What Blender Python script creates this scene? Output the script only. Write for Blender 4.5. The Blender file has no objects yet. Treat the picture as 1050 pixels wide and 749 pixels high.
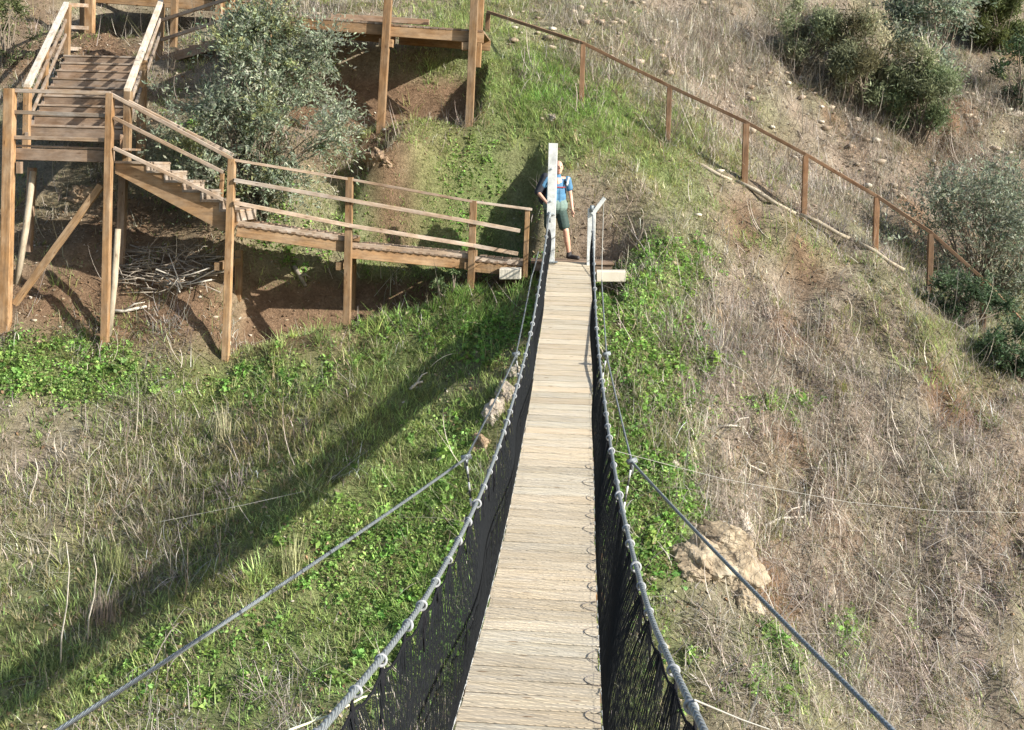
import bpy, math, random
import numpy as np
from mathutils import Vector, Matrix, noise as mnoise

random.seed(7)
rng = np.random.default_rng(7)
scene = bpy.context.scene
COL = scene.collection

# ------------------------------------------------------------------ camera
F, PX, PY = 1200.0, 525.0, 233.0
YAW, PITCH, ROLL = math.radians(3.4862), math.radians(3.1038), math.radians(1.6)
def _rx(a):
    c, s = math.cos(a), math.sin(a); return np.array([[1, 0, 0], [0, c, -s], [0, s, c]])
def _rz(a):
    c, s = math.cos(a), math.sin(a); return np.array([[c, -s, 0], [s, c, 0], [0, 0, 1]])
RC = _rz(YAW) @ _rx(math.pi / 2 - PITCH) @ _rz(ROLL)
def at(px, py, Y):
    d = RC @ np.array([(px - PX) / F, -(py - PY) / F, -1.0])
    return d * (Y / d[1])
def proj(P):
    c = np.asarray(P) @ RC
    w = np.maximum(-c[..., 2], .05)
    return PX + F * c[..., 0] / w, PY - F * c[..., 1] / w, -c[..., 2]

cam_d = bpy.data.cameras.new('camera')
cam = bpy.data.objects.new('camera', cam_d); COL.objects.link(cam)
cam.matrix_world = Matrix([list(RC[0]) + [0], list(RC[1]) + [0], list(RC[2]) + [0], [0, 0, 0, 1]])
cam_d.sensor_fit = 'HORIZONTAL'; cam_d.sensor_width = 36
cam_d.lens = F / 1050 * 36
cam_d.shift_y = -(374.5 - PY) / 1050
cam_d.clip_start = .05; cam_d.clip_end = 500
scene.camera = cam

# ------------------------------------------------------------------ light
SAZ, SEL = math.radians(68), math.radians(27)
ct = 1 / math.tan(SEL)
SHD = Vector((-ct * math.sin(SAZ), ct * math.cos(SAZ), -1)).normalized()
sl = bpy.data.lights.new('sun', 'SUN'); sl.energy = 5.0; sl.angle = math.radians(.6); sl.color = (1, .965, .905)
so = bpy.data.objects.new('sun', sl); COL.objects.link(so)
so.rotation_euler = SHD.to_track_quat('-Z', 'Y').to_euler(); so.location = (30, -12, 20)
w = bpy.data.worlds.new('World'); scene.world = w; w.use_nodes = True
nt = w.node_tree
sky = nt.nodes.new('ShaderNodeTexSky'); sky.sky_type = 'NISHITA'; sky.sun_disc = False
sky.sun_elevation = SEL; sky.sun_rotation = math.atan2(-SHD.x, -SHD.y)
bg = nt.nodes['Background']; bg.inputs['Strength'].default_value = .105
nt.links.new(sky.outputs[0], bg.inputs['Color'])
vs = scene.view_settings
vs.view_transform = 'Standard'; vs.look = 'None'; vs.gamma = 1; vs.exposure = 1.04; vs.use_curve_mapping = False

# ------------------------------------------------------------------ materials
def newmat(name):
    m = bpy.data.materials.new(name); m.use_nodes = True
    n = m.node_tree.nodes; l = m.node_tree.links
    return m, n, l, n['Principled BSDF']
def mixrgb(n, l, typ, fac, a, b):
    x = n.new('ShaderNodeMix'); x.data_type = 'RGBA'; x.blend_type = typ
    for sock, v in ((x.inputs[0], fac), (x.inputs[6], a), (x.inputs[7], b)):
        if hasattr(v, 'is_linked'): l.new(v, sock)
        else: sock.default_value = v if not isinstance(v, tuple) else (*v, 1)[:4]
    return x.outputs[2]
def ramp(n, l, src, stops):
    r = n.new('ShaderNodeValToRGB'); l.new(src, r.inputs[0])
    e = r.color_ramp.elements
    while len(e) < len(stops): e.new(.5)
    for k, (p, c) in enumerate(stops):
        e[k].position = p; e[k].color = (*c, 1)
    return r.outputs[0]
def noise(n, l, vec, scale, detail=4, rough=.6):
    x = n.new('ShaderNodeTexNoise'); x.inputs['Scale'].default_value = scale
    x.inputs['Detail'].default_value = detail; x.inputs['Roughness'].default_value = rough
    if vec is not None: l.new(vec, x.inputs['Vector'])
    return x.outputs[0]
def mapping(n, l, vec, s):
    x = n.new('ShaderNodeMapping'); l.new(vec, x.inputs[0]); x.inputs['Scale'].default_value = s
    return x.outputs[0]
def bump(n, l, h, strength, dist, b):
    x = n.new('ShaderNodeBump'); x.inputs['Strength'].default_value = strength; x.inputs['Distance'].default_value = dist
    l.new(h, x.inputs['Height']); l.new(x.outputs[0], b.inputs['Normal'])

def wood(name, dark, light, grey, greyamt, rough=.75, blot=((.62, .58, .55), (1.22, 1.22, 1.22))):
    m, n, l, b = newmat(name)
    g = n.new('ShaderNodeAttribute'); g.attribute_name = 'gr'
    v = mapping(n, l, g.outputs['Vector'], (1.2, 34, 34))
    n1 = noise(n, l, v, 1.0, 5, .65)
    c = ramp(n, l, n1, [(.28, dark), (.72, light)])
    v2 = mapping(n, l, g.outputs['Vector'], (2.2, 5, 5))
    n2 = noise(n, l, v2, 1.0, 4, .6)
    f2 = ramp(n, l, n2, [(.35, (0, 0, 0)), (.7, (greyamt,) * 3)])
    c = mixrgb(n, l, 'MIX', f2, c, grey)
    a = n.new('ShaderNodeAttribute'); a.attribute_name = 'col'
    c = mixrgb(n, l, 'MULTIPLY', 1.0, c, a.outputs['Color'])
    n3 = noise(n, l, mapping(n, l, g.outputs['Vector'], (3.5, 9, 9)), 1.0, 6, .7)
    c = mixrgb(n, l, 'MULTIPLY', 1.0, c, ramp(n, l, n3, [(.3, blot[0]), (.68, blot[1])]))
    vo = n.new('ShaderNodeTexVoronoi'); vo.inputs['Scale'].default_value = 1.0; l.new(mapping(n, l, g.outputs['Vector'], (3.0, 10, 10)), vo.inputs['Vector'])
    c = mixrgb(n, l, 'MULTIPLY', 1.0, c, ramp(n, l, vo.outputs['Distance'], [(.06, (.5, .42, .36)), (.13, (1, 1, 1))]))
    l.new(c, b.inputs['Base Color']); b.inputs['Roughness'].default_value = rough
    b.inputs['Specular IOR Level'].default_value = .25
    bump(n, l, n1, .5, .006, b)
    return m
M = {}
M['post'] = wood('post_wood', (.15, .084, .036), (.35, .205, .092), (.32, .245, .165), .6)
M['rail'] = wood('rail_wood', (.18, .12, .075), (.36, .265, .175), (.37, .325, .275), .8)
M['hand'] = wood('handrail_wood', (.30, .24, .17), (.50, .42, .31), (.50, .46, .40), .8)
M['tread'] = wood('tread_wood', (.15, .095, .055), (.30, .20, .125), (.31, .255, .205), .7)
M['rust'] = wood('fence_wood', (.10, .052, .026), (.25, .135, .065), (.27, .19, .12), .5)
M['deck'] = wood('deck_wood', (.47, .39, .27), (.62, .53, .375), (.57, .53, .45), .5, .8, ((.84, .83, .82), (1.1, 1.1, 1.1)))
M['pale'] = wood('pale_timber', (.42, .35, .26), (.62, .55, .44), (.6, .56, .5), .6)
M['log'] = wood('log_wood', (.22, .18, .12), (.46, .39, .28), (.42, .38, .3), .6)

def plain(name, c, rough=.6, metal=0, nscale=0, namt=.25, bstr=0):
    m, n, l, b = newmat(name)
    b.inputs['Roughness'].default_value = rough; b.inputs['Metallic'].default_value = metal
    if nscale:
        tc = n.new('ShaderNodeTexCoord')
        f = noise(n, l, tc.outputs['Object'], nscale, 5)
        cc = ramp(n, l, f, [(.3, tuple(x * (1 - namt) for x in c)), (.7, tuple(min(1, x * (1 + namt)) for x in c))])
        l.new(cc, b.inputs['Base Color'])
        if bstr: bump(n, l, f, bstr, .02, b)
    else: b.inputs['Base Color'].default_value = (*c, 1)
    return m
M['steel'] = plain('galvanised_steel', (.235, .26, .265), .45, .3, 30, .2)
_m = M['steel']; _n, _l = _m.node_tree.nodes, _m.node_tree.links; _b = _n['Principled BSDF']
_g = _n.new('ShaderNodeAttribute'); _g.attribute_name = 'gr'
_w = _n.new('ShaderNodeTexWave'); _w.wave_type = 'BANDS'; _w.bands_direction = 'DIAGONAL'; _w.inputs['Scale'].default_value = 14; _w.inputs['Distortion'].default_value = 1.5; _w.inputs['Detail'].default_value = 2
_l.new(mapping(_n, _l, _g.outputs['Vector'], (1, 3, 3)), _w.inputs['Vector'])
_src = _b.inputs['Base Color'].links[0].from_socket
_l.new(mixrgb(_n, _l, 'MULTIPLY', 1.0, _src, ramp(_n, _l, _w.outputs['Color'], [(.2, (.62, .62, .62)), (.7, (1.15, 1.15, 1.15))])), _b.inputs['Base Color'])
bump(_n, _l, _w.outputs['Color'], .6, .006, _b)
M['ropegrey'] = plain('grey_rope', (.27, .275, .275), .8, 0, 60, .3)
M['white'] = plain('white_paint', (.54, .55, .52), .55, 0, 7, .28, .2)
M['net'] = plain('black_net', (.013, .0145, .016), .9, 0, 40, .3)
M['netrope'] = plain('black_rope', (.012, .012, .014), .9, 0, 60, .3)
for k_ in ('net', 'netrope'): M[k_].node_tree.nodes['Principled BSDF'].inputs['Specular IOR Level'].default_value = .08
M['twine'] = plain('pale_twine', (.42, .42, .39), .8)
M['darkrope'] = plain('dark_thin_rope', (.16, .14, .13), .8)
M['wire'] = plain('thin_wire', (.34, .33, .29), .6)
M['yrope'] = plain('pale_yellow_rope', (.62, .62, .38), .8)
M['concrete'] = plain('concrete', (.60, .54, .43), .9, 0, 4, .10, .2)
M['bark'] = plain('bark', (.16, .125, .09), .9, 0, 14, .35, .5)
M['deadwood'] = plain('dead_wood', (.50, .45, .37), .9, 0, 20, .25)
M['twig'] = plain('grey_twigs', (.26, .22, .17), .9, 0, 12, .35)
M['skin'] = plain('skin', (.58, .32, .22), .55, 0, 25, .08)
M['shirt'] = plain('blue_shirt', (.05, .15, .26), .8, 0, 14, .2)
M['shorts'] = plain('dark_green_shorts', (.025, .05, .04), .8, 0, 14, .25)
M['belt'] = plain('grey_green_fabric', (.13, .19, .16), .8, 0, 20, .2)
M['black'] = plain('black_fabric', (.02, .022, .03), .8, 0, 20, .3)
M['shoe'] = plain('dark_shoe', (.035, .03, .03), .7)
M['hair'] = plain('grey_brown_hair', (.16, .10, .07), .8, 0, 60, .3)
M['red'] = plain('red_strap', (.30, .05, .06), .7)
M['eye'] = plain('eye_dark', (.03, .02, .02), .4)
M['lip'] = plain('lip', (.42, .17, .14), .5)

def rockmat(name, a, b_, c_):
    m, n, l, b = newmat(name)
    tc = n.new('ShaderNodeTexCoord')
    f = noise(n, l, tc.outputs['Object'], 2.2, 8, .65)
    v = n.new('ShaderNodeTexVoronoi'); v.feature = 'DISTANCE_TO_EDGE'; v.inputs['Scale'].default_value = 3.5
    l.new(tc.outputs['Object'], v.inputs['Vector'])
    c = ramp(n, l, f, [(.3, a), (.5, b_), (.7, c_)])
    k = ramp(n, l, v.outputs['Distance'], [(0, (.45, .4, .35)), (.06, (1, 1, 1))])
    c = mixrgb(n, l, 'MULTIPLY', .6, c, k)
    l.new(c, b.inputs['Base Color']); b.inputs['Roughness'].default_value = .92
    bump(n, l, f, .9, .06, b)
    return m
M['rock'] = rockmat('ochre_schist', (.15, .11, .07), (.31, .245, .16), (.43, .37, .27))
M['rock2'] = rockmat('pale_schist', (.20, .165, .125), (.37, .31, .245), (.52, .47, .39))
M['brownrock'] = rockmat('brown_schist', (.12, .08, .05), (.26, .18, .11), (.38, .3, .2))

def leafmat(name, trans=.3):
    m, n, l, b = newmat(name)
    a = n.new('ShaderNodeAttribute'); a.attribute_name = 'col'
    l.new(a.outputs['Color'], b.inputs['Base Color'])
    b.inputs['Roughness'].default_value = .55; b.inputs['Specular IOR Level'].default_value = .3
    t = n.new('ShaderNodeBsdfTranslucent'); l.new(a.outputs['Color'], t.inputs['Color'])
    mx = n.new('ShaderNodeMixShader'); mx.inputs[0].default_value = trans
    l.new(b.outputs[0], mx.inputs[1]); l.new(t.outputs[0], mx.inputs[2])
    l.new(mx.outputs[0], n['Material Output'].inputs['Surface'])
    return m
M['leaf'] = leafmat('leaf', .42)
M['straw'] = leafmat('straw', .18)

# ------------------------------------------------------------------ object helpers
def tag(o, label=None, cat=None, group=None, kind=None):
    if label: o['label'] = label
    if cat: o['category'] = cat
    if group: o['group'] = group
    if kind: o['kind'] = kind
    return o
def empty(name, loc, label, cat, group=None):
    o = bpy.data.objects.new(name, None); COL.objects.link(o)
    o.location = Vector(loc); o.empty_display_size = .2
    return tag(o, label, cat, group)
def link(name, me, mat, parent=None):
    o = bpy.data.objects.new(name, me); COL.objects.link(o)
    if mat is not None and not me.materials: me.materials.append(mat)
    if parent is not None:
        o.parent = parent
        o.matrix_parent_inverse = Matrix.Translation(-parent.location) if parent.type == 'EMPTY' and parent.parent is None else Matrix.Identity(4)
    return o
def sub(name, me, mat, parent):          # child of a part (parts carry identity world matrices)
    o = bpy.data.objects.new(name, me); COL.objects.link(o)
    if mat is not None and not me.materials: me.materials.append(mat)
    o.parent = parent
    return o
def np_mesh(name, V, Fq, col=None, smooth=False, k=4, gr=None):
    me = bpy.data.meshes.new(name)
    V = np.asarray(V, np.float32).reshape(-1, 3); Fq = np.asarray(Fq, np.int32).reshape(-1, k)
    me.vertices.add(len(V)); me.vertices.foreach_set('co', V.ravel())
    me.loops.add(Fq.size); me.loops.foreach_set('vertex_index', Fq.ravel())
    me.polygons.add(len(Fq)); me.polygons.foreach_set('loop_start', np.arange(0, Fq.size, k, dtype=np.int32))
    me.polygons.foreach_set('loop_total', np.full(len(Fq), k, np.int32))
    if smooth: me.polygons.foreach_set('use_smooth', np.ones(len(Fq), bool))
    if col is not None:
        a = me.attributes.new('col', 'FLOAT_COLOR', 'POINT')
        c = np.ones((len(V), 4), np.float32); c[:, :3] = col
        a.data.foreach_set('color', c.ravel())
    if gr is not None:
        a = me.attributes.new('gr', 'FLOAT_VECTOR', 'POINT'); a.data.foreach_set('vector', np.asarray(gr, np.float32).ravel())
    me.update(calc_edges=True); me.validate()
    return me

class MB:
    """collects beams, prisms and tubes, then becomes one mesh"""
    def __init__(s): s.v = []; s.f = []; s.g = []; s.c = []
    def add(s, vs_, fs_, gs_, col=(1, 1, 1)):
        o = len(s.v); off = np.array([random.uniform(0, 50) for _ in range(3)])
        s.v += [tuple(x) for x in vs_]; s.f += [tuple(i + o for i in q) for q in fs_]
        s.g += [tuple(np.asarray(g) + off) for g in gs_]; s.c += [col] * len(vs_)
    def beam(s, p, q, wd, ht, up=(0, 0, 1), col=None, bev=.006):
        p, q = np.array(p, float), np.array(q, float); a = q - p; L = np.linalg.norm(a); a = a / L
        up = np.array(up, float); sd = np.cross(a, up)
        if np.linalg.norm(sd) < 1e-4: sd = np.cross(a, (0, 1, 0))
        sd /= np.linalg.norm(sd); u = np.cross(sd, a)
        hw, hh = wd / 2, ht / 2; b = min(bev, hw * .4, hh * .4)
        prof = [(-hw + b, -hh), (hw - b, -hh), (hw, -hh + b), (hw, hh - b), (hw - b, hh), (-hw + b, hh), (-hw, hh - b), (-hw, -hh + b)]
        vv, gg = [], []
        for t in (0, 1):
            for (x, y) in prof: vv.append(p + a * L * t + sd * x + u * y); gg.append((L * t, x, y))
        ff = [(i, (i + 1) % 8, 8 + (i + 1) % 8, 8 + i) for i in range(8)] + [tuple(range(7, -1, -1)), tuple(range(8, 16))]
        k = random.uniform(.74, 1.2); kk = random.uniform(-.05, .035)
        s.add(vv, ff, gg, col or (k + kk, k, k - kk))
    def tube(s, pts, r, n=6, col=(1, 1, 1)):
        pts = [np.array(p, float) for p in pts]
        rs = r if hasattr(r, '__len__') else [r] * len(pts)
        vv, gg = [], []; L = 0
        ref = np.array((.3, .2, .93))
        for i, p in enumerate(pts):
            d = pts[min(i + 1, len(pts) - 1)] - pts[max(i - 1, 0)]; d = d / (np.linalg.norm(d) + 1e-9)
            x = np.cross(d, ref)
            if np.linalg.norm(x) < .15: x = np.cross(d, (1, 0, 0))
            x /= np.linalg.norm(x); y = np.cross(d, x)
            if i: L += np.linalg.norm(p - pts[i - 1])
            for k in range(n):
                a = 2 * math.pi * k / n; vv.append(p + (x * math.cos(a) + y * math.sin(a)) * rs[i]); gg.append((L, rs[i] * math.cos(a), rs[i] * math.sin(a)))
        ff = []
        for i in range(len(pts) - 1):
            for k in range(n): ff.append((i * n + k, i * n + (k + 1) % n, (i + 1) * n + (k + 1) % n, (i + 1) * n + k))
        ff.append(tuple(range(n - 1, -1, -1))); ff.append(tuple(range((len(pts) - 1) * n, len(pts) * n)))
        s.add(vv, ff, gg, col)
    def prism(s, poly, off, col=(1, 1, 1)):
        poly = [np.array(p, float) for p in poly]; off = np.array(off, float); n = len(poly)
        vv = poly + [p + off for p in poly]
        gg = [tuple(v) for v in vv]
        ff = [(i, (i + 1) % n, n + (i + 1) % n, n + i) for i in range(n)] + [tuple(range(n - 1, -1, -1)), tuple(range(n, 2 * n))]
        s.add(vv, ff, gg, col)
    def mesh(s, name, smooth=False):
        me = bpy.data.meshes.new(name); me.from_pydata(s.v, [], s.f)
        a = me.attributes.new('gr', 'FLOAT_VECTOR', 'POINT'); a.data.foreach_set('vector', np.array(s.g, np.float32).ravel())
        a = me.attributes.new('col', 'FLOAT_COLOR', 'POINT')
        c = np.ones((len(s.v), 4), np.float32); c[:, :3] = np.array(s.c); a.data.foreach_set('color', c.ravel())
        if smooth: me.polygons.foreach_set('use_smooth', np.ones(len(me.polygons), bool))
        import bmesh
        bm = bmesh.new(); bm.from_mesh(me); bmesh.ops.recalc_face_normals(bm, faces=bm.faces[:]); bm.to_mesh(me); bm.free()
        me.update(); return me
    def build(s, name, mat, parent=None, smooth=False): return link(name, s.mesh(name, smooth), M[mat] if isinstance(mat, str) else mat, parent)

def vnoise(x, y, scale, seed=0):
    """value noise, -1..1"""
    x = x * scale + seed * 17.3; y = y * scale - seed * 9.1
    xi, yi = np.floor(x).astype(np.int64), np.floor(y).astype(np.int64)
    fx, fy = x - xi, y - yi; fx = fx * fx * (3 - 2 * fx); fy = fy * fy * (3 - 2 * fy)
    def h(a, b):
        n = (a * 374761393 + b * 668265263 + seed * 1442695) & 0xffffffff
        n = ((n ^ (n >> 13)) * 1274126177) & 0xffffffff
        return ((n ^ (n >> 16)) & 0xffff) / 32767.5 - 1
    return (h(xi, yi) * (1 - fx) + h(xi + 1, yi) * fx) * (1 - fy) + (h(xi, yi + 1) * (1 - fx) + h(xi + 1, yi + 1) * fx) * fy
def fbm(x, y, scale, oct_=4, seed=0, rough=.5):
    t = 0; a = 1
    for k in range(oct_): t = t + a * vnoise(x, y, scale * 2 ** k, seed + k); a *= rough
    return t

# ------------------------------------------------------------------ terrain
CP = [(540,300,20.9),(500,330,21.1),(440,385,20.1),(370,445,18.8),(300,500,17.9),(220,555,17.2),(150,600,16.8),(60,670,15.7),(0,720,14.8),
 (482,298,21.2),(355,343,20.6),(231,363,20.3),(107,348,20.3),(7,333,20.3),(123,274,21.35),(245,305,21.0),(180,290,21.05),(180,250,21.9),(60,240,21.9),(130,224,22.35),(180,214,23.0),(30,205,22.9),(360,308,21.3),(360,278,22.2),(440,286,21.75),(440,275,22.2),(300,318,21.0),(300,270,22.3),(130,15,31.6),
 (120,42,28.8),(0,60,27.2),(390,133,24.2),(482,127,24.2),(400,95,25.2),(400,60,25.8),(350,90,25.2),(350,55,25.9),(450,60,25.6),(450,77,25.2),(420,8,28.6),(300,195,22.6),(270,120,24.4),(380,165,23.3),
 (430,165,23),(540,180,22.9),(590,264,22.0),(590,215,22.9),(600,180,23.3),(560,120,24.4),(500,60,26.4),(535,250,22.9),(500,240,22.8),(450,230,23.1),(350,225,23.2),
 (635,292,21.1),(690,250,22.3),(650,350,20.0),(640,450,18.3),(660,560,16.7),(740,580,16.7),(680,740,14.6),(590,749,14.2),(400,640,15.9),(300,749,14.2),(120,749,14.5),
 (597,104,25.3),(686,144,25.0),(765,194,24.7),(826,228,24.5),(899,264,24.3),(953,306,24.0),(1008,339,23.8),
 (760,300,22.2),(850,350,21.8),(950,420,20.8),(1050,450,20.8),(900,520,19.0),(1050,600,18.0),(900,749,16.0),(1050,749,16.6),(780,700,15.4),(790,400,20.2),
 (700,95,27.5),(640,30,29.2),(760,140,28.2),(830,170,28.8),(900,205,28.8),(960,250,28.2),(1000,290,27.2),(1045,335,26.6),(800,60,32),(900,60,34),(1000,100,33),(1050,0,39),(900,0,37.5),(720,0,33),(600,0,30.8),(1040,200,30),(1050,385,24.6),
 (-300,333,21.2),(-300,700,15.5),(-300,0,29.5),(1400,749,17.6),(1400,400,24),(1400,0,41),(600,-300,43),(100,-300,41),(1100,-300,54),(590,1200,9.2),(0,1200,9.8),(1100,1200,10.5)]
P3 = np.array([at(*c) for c in CP] + [(0, 0, -9), (-15, 0, -9.6), (15, 0, -9), (0, -10, -9), (-25, 10, -10), (28, 8, -9), (-30, 60, 16), (40, 70, 24), (0, 70, 22)])
def tps(r): return np.where(r > 1e-9, r * r * np.log(r + 1e-12), 0)
_n = len(P3)
A = np.zeros((_n + 3, _n + 3))
_D = np.linalg.norm(P3[:, None, :2] - P3[None, :, :2], axis=2)
A[:_n, :_n] = tps(_D) + np.eye(_n) * .12
A[:_n, _n] = 1; A[:_n, _n + 1:] = P3[:, :2]; A[_n, :_n] = 1; A[_n + 1:, :_n] = P3[:, :2].T
W = np.linalg.solve(A, np.r_[P3[:, 2], 0, 0, 0])
def hsmooth(x, y):
    x = np.asarray(x, float); y = np.asarray(y, float)
    z = W[_n] + W[_n + 1] * x + W[_n + 2] * y
    for k in range(_n): z = z + W[k] * tps(np.hypot(x - P3[k, 0], y - P3[k, 1]))
    return z
GX0, GX1, GY0, GY1, GS = -24.0, 34.0, -8.0, 62.0, .14
gx = np.arange(GX0, GX1, GS); gy = np.arange(GY0, GY1, GS)
XX, YY = np.meshgrid(gx, gy)
ZS = hsmooth(XX, YY)
px_, py_, _w = proj(np.stack([XX, YY, ZS], -1))
def blobs(px, py, L):
    t = np.zeros_like(px, dtype=float)
    for (cx, cy, rx, ry, a) in L: t = t + a * np.exp(-(((px - cx) / rx) ** 2 + ((py - cy) / ry) ** 2))
    return t
LUSH = [(45,376,75,24,.6),(120,388,60,18,.4),(665,340,42,60,.5),(668,440,48,60,.5),(665,530,50,50,.45),(640,290,40,30,.4),(450,200,50,40,.75),(430,235,60,22,.7),(340,590,150,110,.12),(250,690,140,50,.18),(480,215,70,40,.35),(420,320,120,40,.3),(40,378,70,22,1.1),(190,392,95,20,.9),(290,388,60,22,.6),(470,335,60,30,.45),(430,560,80,70,.42),(380,640,80,60,.25),(480,480,60,50,.4),(690,272,35,26,.95),(650,370,38,70,.75),(650,470,45,70,1.0),(670,550,50,50,1.0),
        (790,680,46,42,.9),(690,690,30,40,.5),(650,300,30,30,.9),(270,230,60,40,.5),(480,190,60,30,.5),(560,300,60,60,.3),(560,700,80,60,.5),(740,378,26,12,.5),(190,150,40,60,.3),(870,650,20,24,.4),(930,640,16,20,.3),(180,700,90,40,.35),(800,415,40,14,.4)]
GRASS = [(440,215,70,45,1.6),(470,250,50,25,.6),(420,590,110,110,.7),(330,420,200,95,1.1),(260,640,240,120,1.2),(430,310,110,45,1.1),(530,90,75,45,1.6),(620,120,80,42,1.7),(690,165,60,36,1.3),(470,210,90,75,1.1),(440,100,60,60,.9),(60,640,90,60,.4),(60,720,110,60,.7),(500,600,120,180,.8),(650,480,60,180,.7),(800,255,70,30,.7),
         (700,215,60,50,.5),(900,300,60,40,.35),(480,10,60,20,.6),(600,30,60,30,.25),(950,420,80,60,.2),(640,720,120,60,.5),(1000,340,60,60,1.0),(250,520,200,60,.6),(130,430,120,50,.5),(860,690,60,60,.4)]
DRY = [(70,500,120,75,1.1),(60,610,110,55,.75),(270,460,90,45,.6),(180,520,90,50,.6),(850,400,150,110,1.2),(880,600,190,150,1.3),(1000,560,120,200,1.2),(760,500,60,100,.8),(740,330,70,80,.8),(720,60,110,70,.9),(900,150,140,70,1.0),(800,30,120,50,.8),
       (980,130,90,70,.8),(640,190,60,60,.7),(600,230,40,50,.7),(640,30,80,50,.7),(420,170,80,40,.4),(150,330,150,30,.5),(720,690,40,60,.6),(360,410,80,40,.3),(540,200,50,40,.5),(960,240,80,60,.7),(400,600,60,60,.25),(230,640,50,60,.4),(540,520,60,60,.15)]
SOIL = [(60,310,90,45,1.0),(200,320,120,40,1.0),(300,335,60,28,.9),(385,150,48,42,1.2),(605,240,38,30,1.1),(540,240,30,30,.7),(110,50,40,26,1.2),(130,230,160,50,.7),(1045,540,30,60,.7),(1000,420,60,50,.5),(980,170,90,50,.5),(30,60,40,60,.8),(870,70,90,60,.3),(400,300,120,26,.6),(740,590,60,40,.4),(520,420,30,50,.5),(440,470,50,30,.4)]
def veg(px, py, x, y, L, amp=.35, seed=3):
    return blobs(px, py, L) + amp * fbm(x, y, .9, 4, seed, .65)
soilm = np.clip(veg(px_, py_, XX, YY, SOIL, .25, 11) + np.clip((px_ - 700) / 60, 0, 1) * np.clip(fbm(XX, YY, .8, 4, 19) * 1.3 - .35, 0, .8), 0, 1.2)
rough_hill = np.clip((px_ - 560) / 200, 0, 1) * np.clip((YY - 25.5) / 3, 0, 1)
ZD = ZS + .10 * fbm(XX, YY, .55, 4, 1) + .045 * fbm(XX, YY, 2.2, 3, 5) + soilm * .09 * fbm(XX, YY, 1.6, 4, 8, .7) + rough_hill * .16 * fbm(XX, YY, 1.1, 4, 9, .6)
right_slope = np.clip((px_ - 690) / 80, 0, 1) * np.clip((py_ - 150) / 60, 0, 1)
ZD = ZD + right_slope * (.19 * fbm(XX, YY, .9, 3, 14, .6) + .06 * fbm(XX, YY, 2.6, 3, 15)) 
HOLL = np.zeros_like(XX)
def hollow(ZD, xs, ys, zs, drops, wid, flat):
    """ground below a deck: falls from just under its rear edge to the post feet at its front"""
    yf = np.interp(XX, xs, ys); zk = np.interp(XX, xs, zs); hf = np.interp(XX, xs, drops)
    v = YY - yf; tgt = zk - (hf * np.clip(1 - (v - flat) / (wid - flat), 0, 1) + .22) + .05 * fbm(XX, YY, 1.6, 3, 17)
    wx = np.clip((XX - xs[0] + .5) / .5, 0, 1) * np.clip((xs[-1] + .35 - XX) / .35, 0, 1)
    m_ = wx * np.clip((v + .25) / .25, 0, 1) * np.clip((wid + .25 - v) / .2, 0, 1)
    out = ZD * (1 - m_) + tgt * m_
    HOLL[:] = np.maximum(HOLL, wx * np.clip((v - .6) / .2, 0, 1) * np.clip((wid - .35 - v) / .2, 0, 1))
    back = wx * np.clip((v - wid) / .2, 0, 1) * np.clip((wid + 1.4 - v) / .9, 0, 1)      # bank behind the deck
    return np.where(back > 0, np.maximum(out, out * (1 - back) + (zk - .12 + (v - wid) * .45) * back), out)
def _line(pp): q = [at(*p) for p in pp]; return [a[0] for a in q], [a[1] for a in q], [a[2] for a in q]
_x, _y, _z = _line([(238, 229, 20.35), (358, 249, 20.9), (485, 264, 21.5), (530, 270, 21.75)])
ZD = hollow(ZD, _x, _y, _z, [2.15, 1.5, .5, .35], 2.0, .9)
_x, _y, _z = _line([(262, 16, 24.4), (392, 26, 24.4), (481, 33, 24.4)])
ZD = hollow(ZD, _x, _y, _z, [2.2, 2.0, 1.8], 1.95, .7)
_x, _y, _z = _line([(92, -9, 29.4), (262, 3, 29.4)])
ZD = hollow(ZD, _x, _y, _z, [1.25, 1.1], 2.6, 1.7)
# keep the ground off the walkway footings and the bridge landing
cut = np.exp(-((XX + .2) / 1.2) ** 4 - ((YY - 22.2) / .8) ** 4)
ZD = np.where((cut > .02) & (ZD > -2.2), ZD * (1 - cut) + np.minimum(ZD, -2.15) * cut, ZD)
brc = (np.abs(XX + .2) < .95) & (YY < 22.0)
ZD = np.where(brc, np.minimum(ZD, np.polyval([-1.40508323e-04, 1.75180116e-02, -3.19351513e-01, -1.74383305e+00], YY) - .38), ZD)
def height(x, y):
    fx = np.clip((np.asarray(x) - GX0) / GS, 0, len(gx) - 1.001); fy = np.clip((np.asarray(y) - GY0) / GS, 0, len(gy) - 1.001)
    i = fx.astype(int); j = fy.astype(int); a = fx - i; b = fy - j
    return (ZD[j, i] * (1 - a) + ZD[j, i + 1] * a) * (1 - b) + (ZD[j + 1, i] * (1 - a) + ZD[j + 1, i + 1] * a) * b
def H(x, y): return float(height(np.array([x]), np.array([y]))[0])
def hollow_at(x, y):
    i = np.clip(((np.asarray(x) - GX0) / GS).round().astype(int), 0, len(gx) - 1); j = np.clip(((np.asarray(y) - GY0) / GS).round().astype(int), 0, len(gy) - 1)
    return HOLL[j, i]
def ground_at(px, py, d0=8, d1=45):
    """first ground point along a sight line"""
    ds = np.linspace(d0, d1, 1500); r = at(px, py, 1.0)
    P = r[None] * ds[:, None]; z = height(P[:, 0], P[:, 1])
    k = np.argmax(z > P[:, 2]); return P[k]

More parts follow.
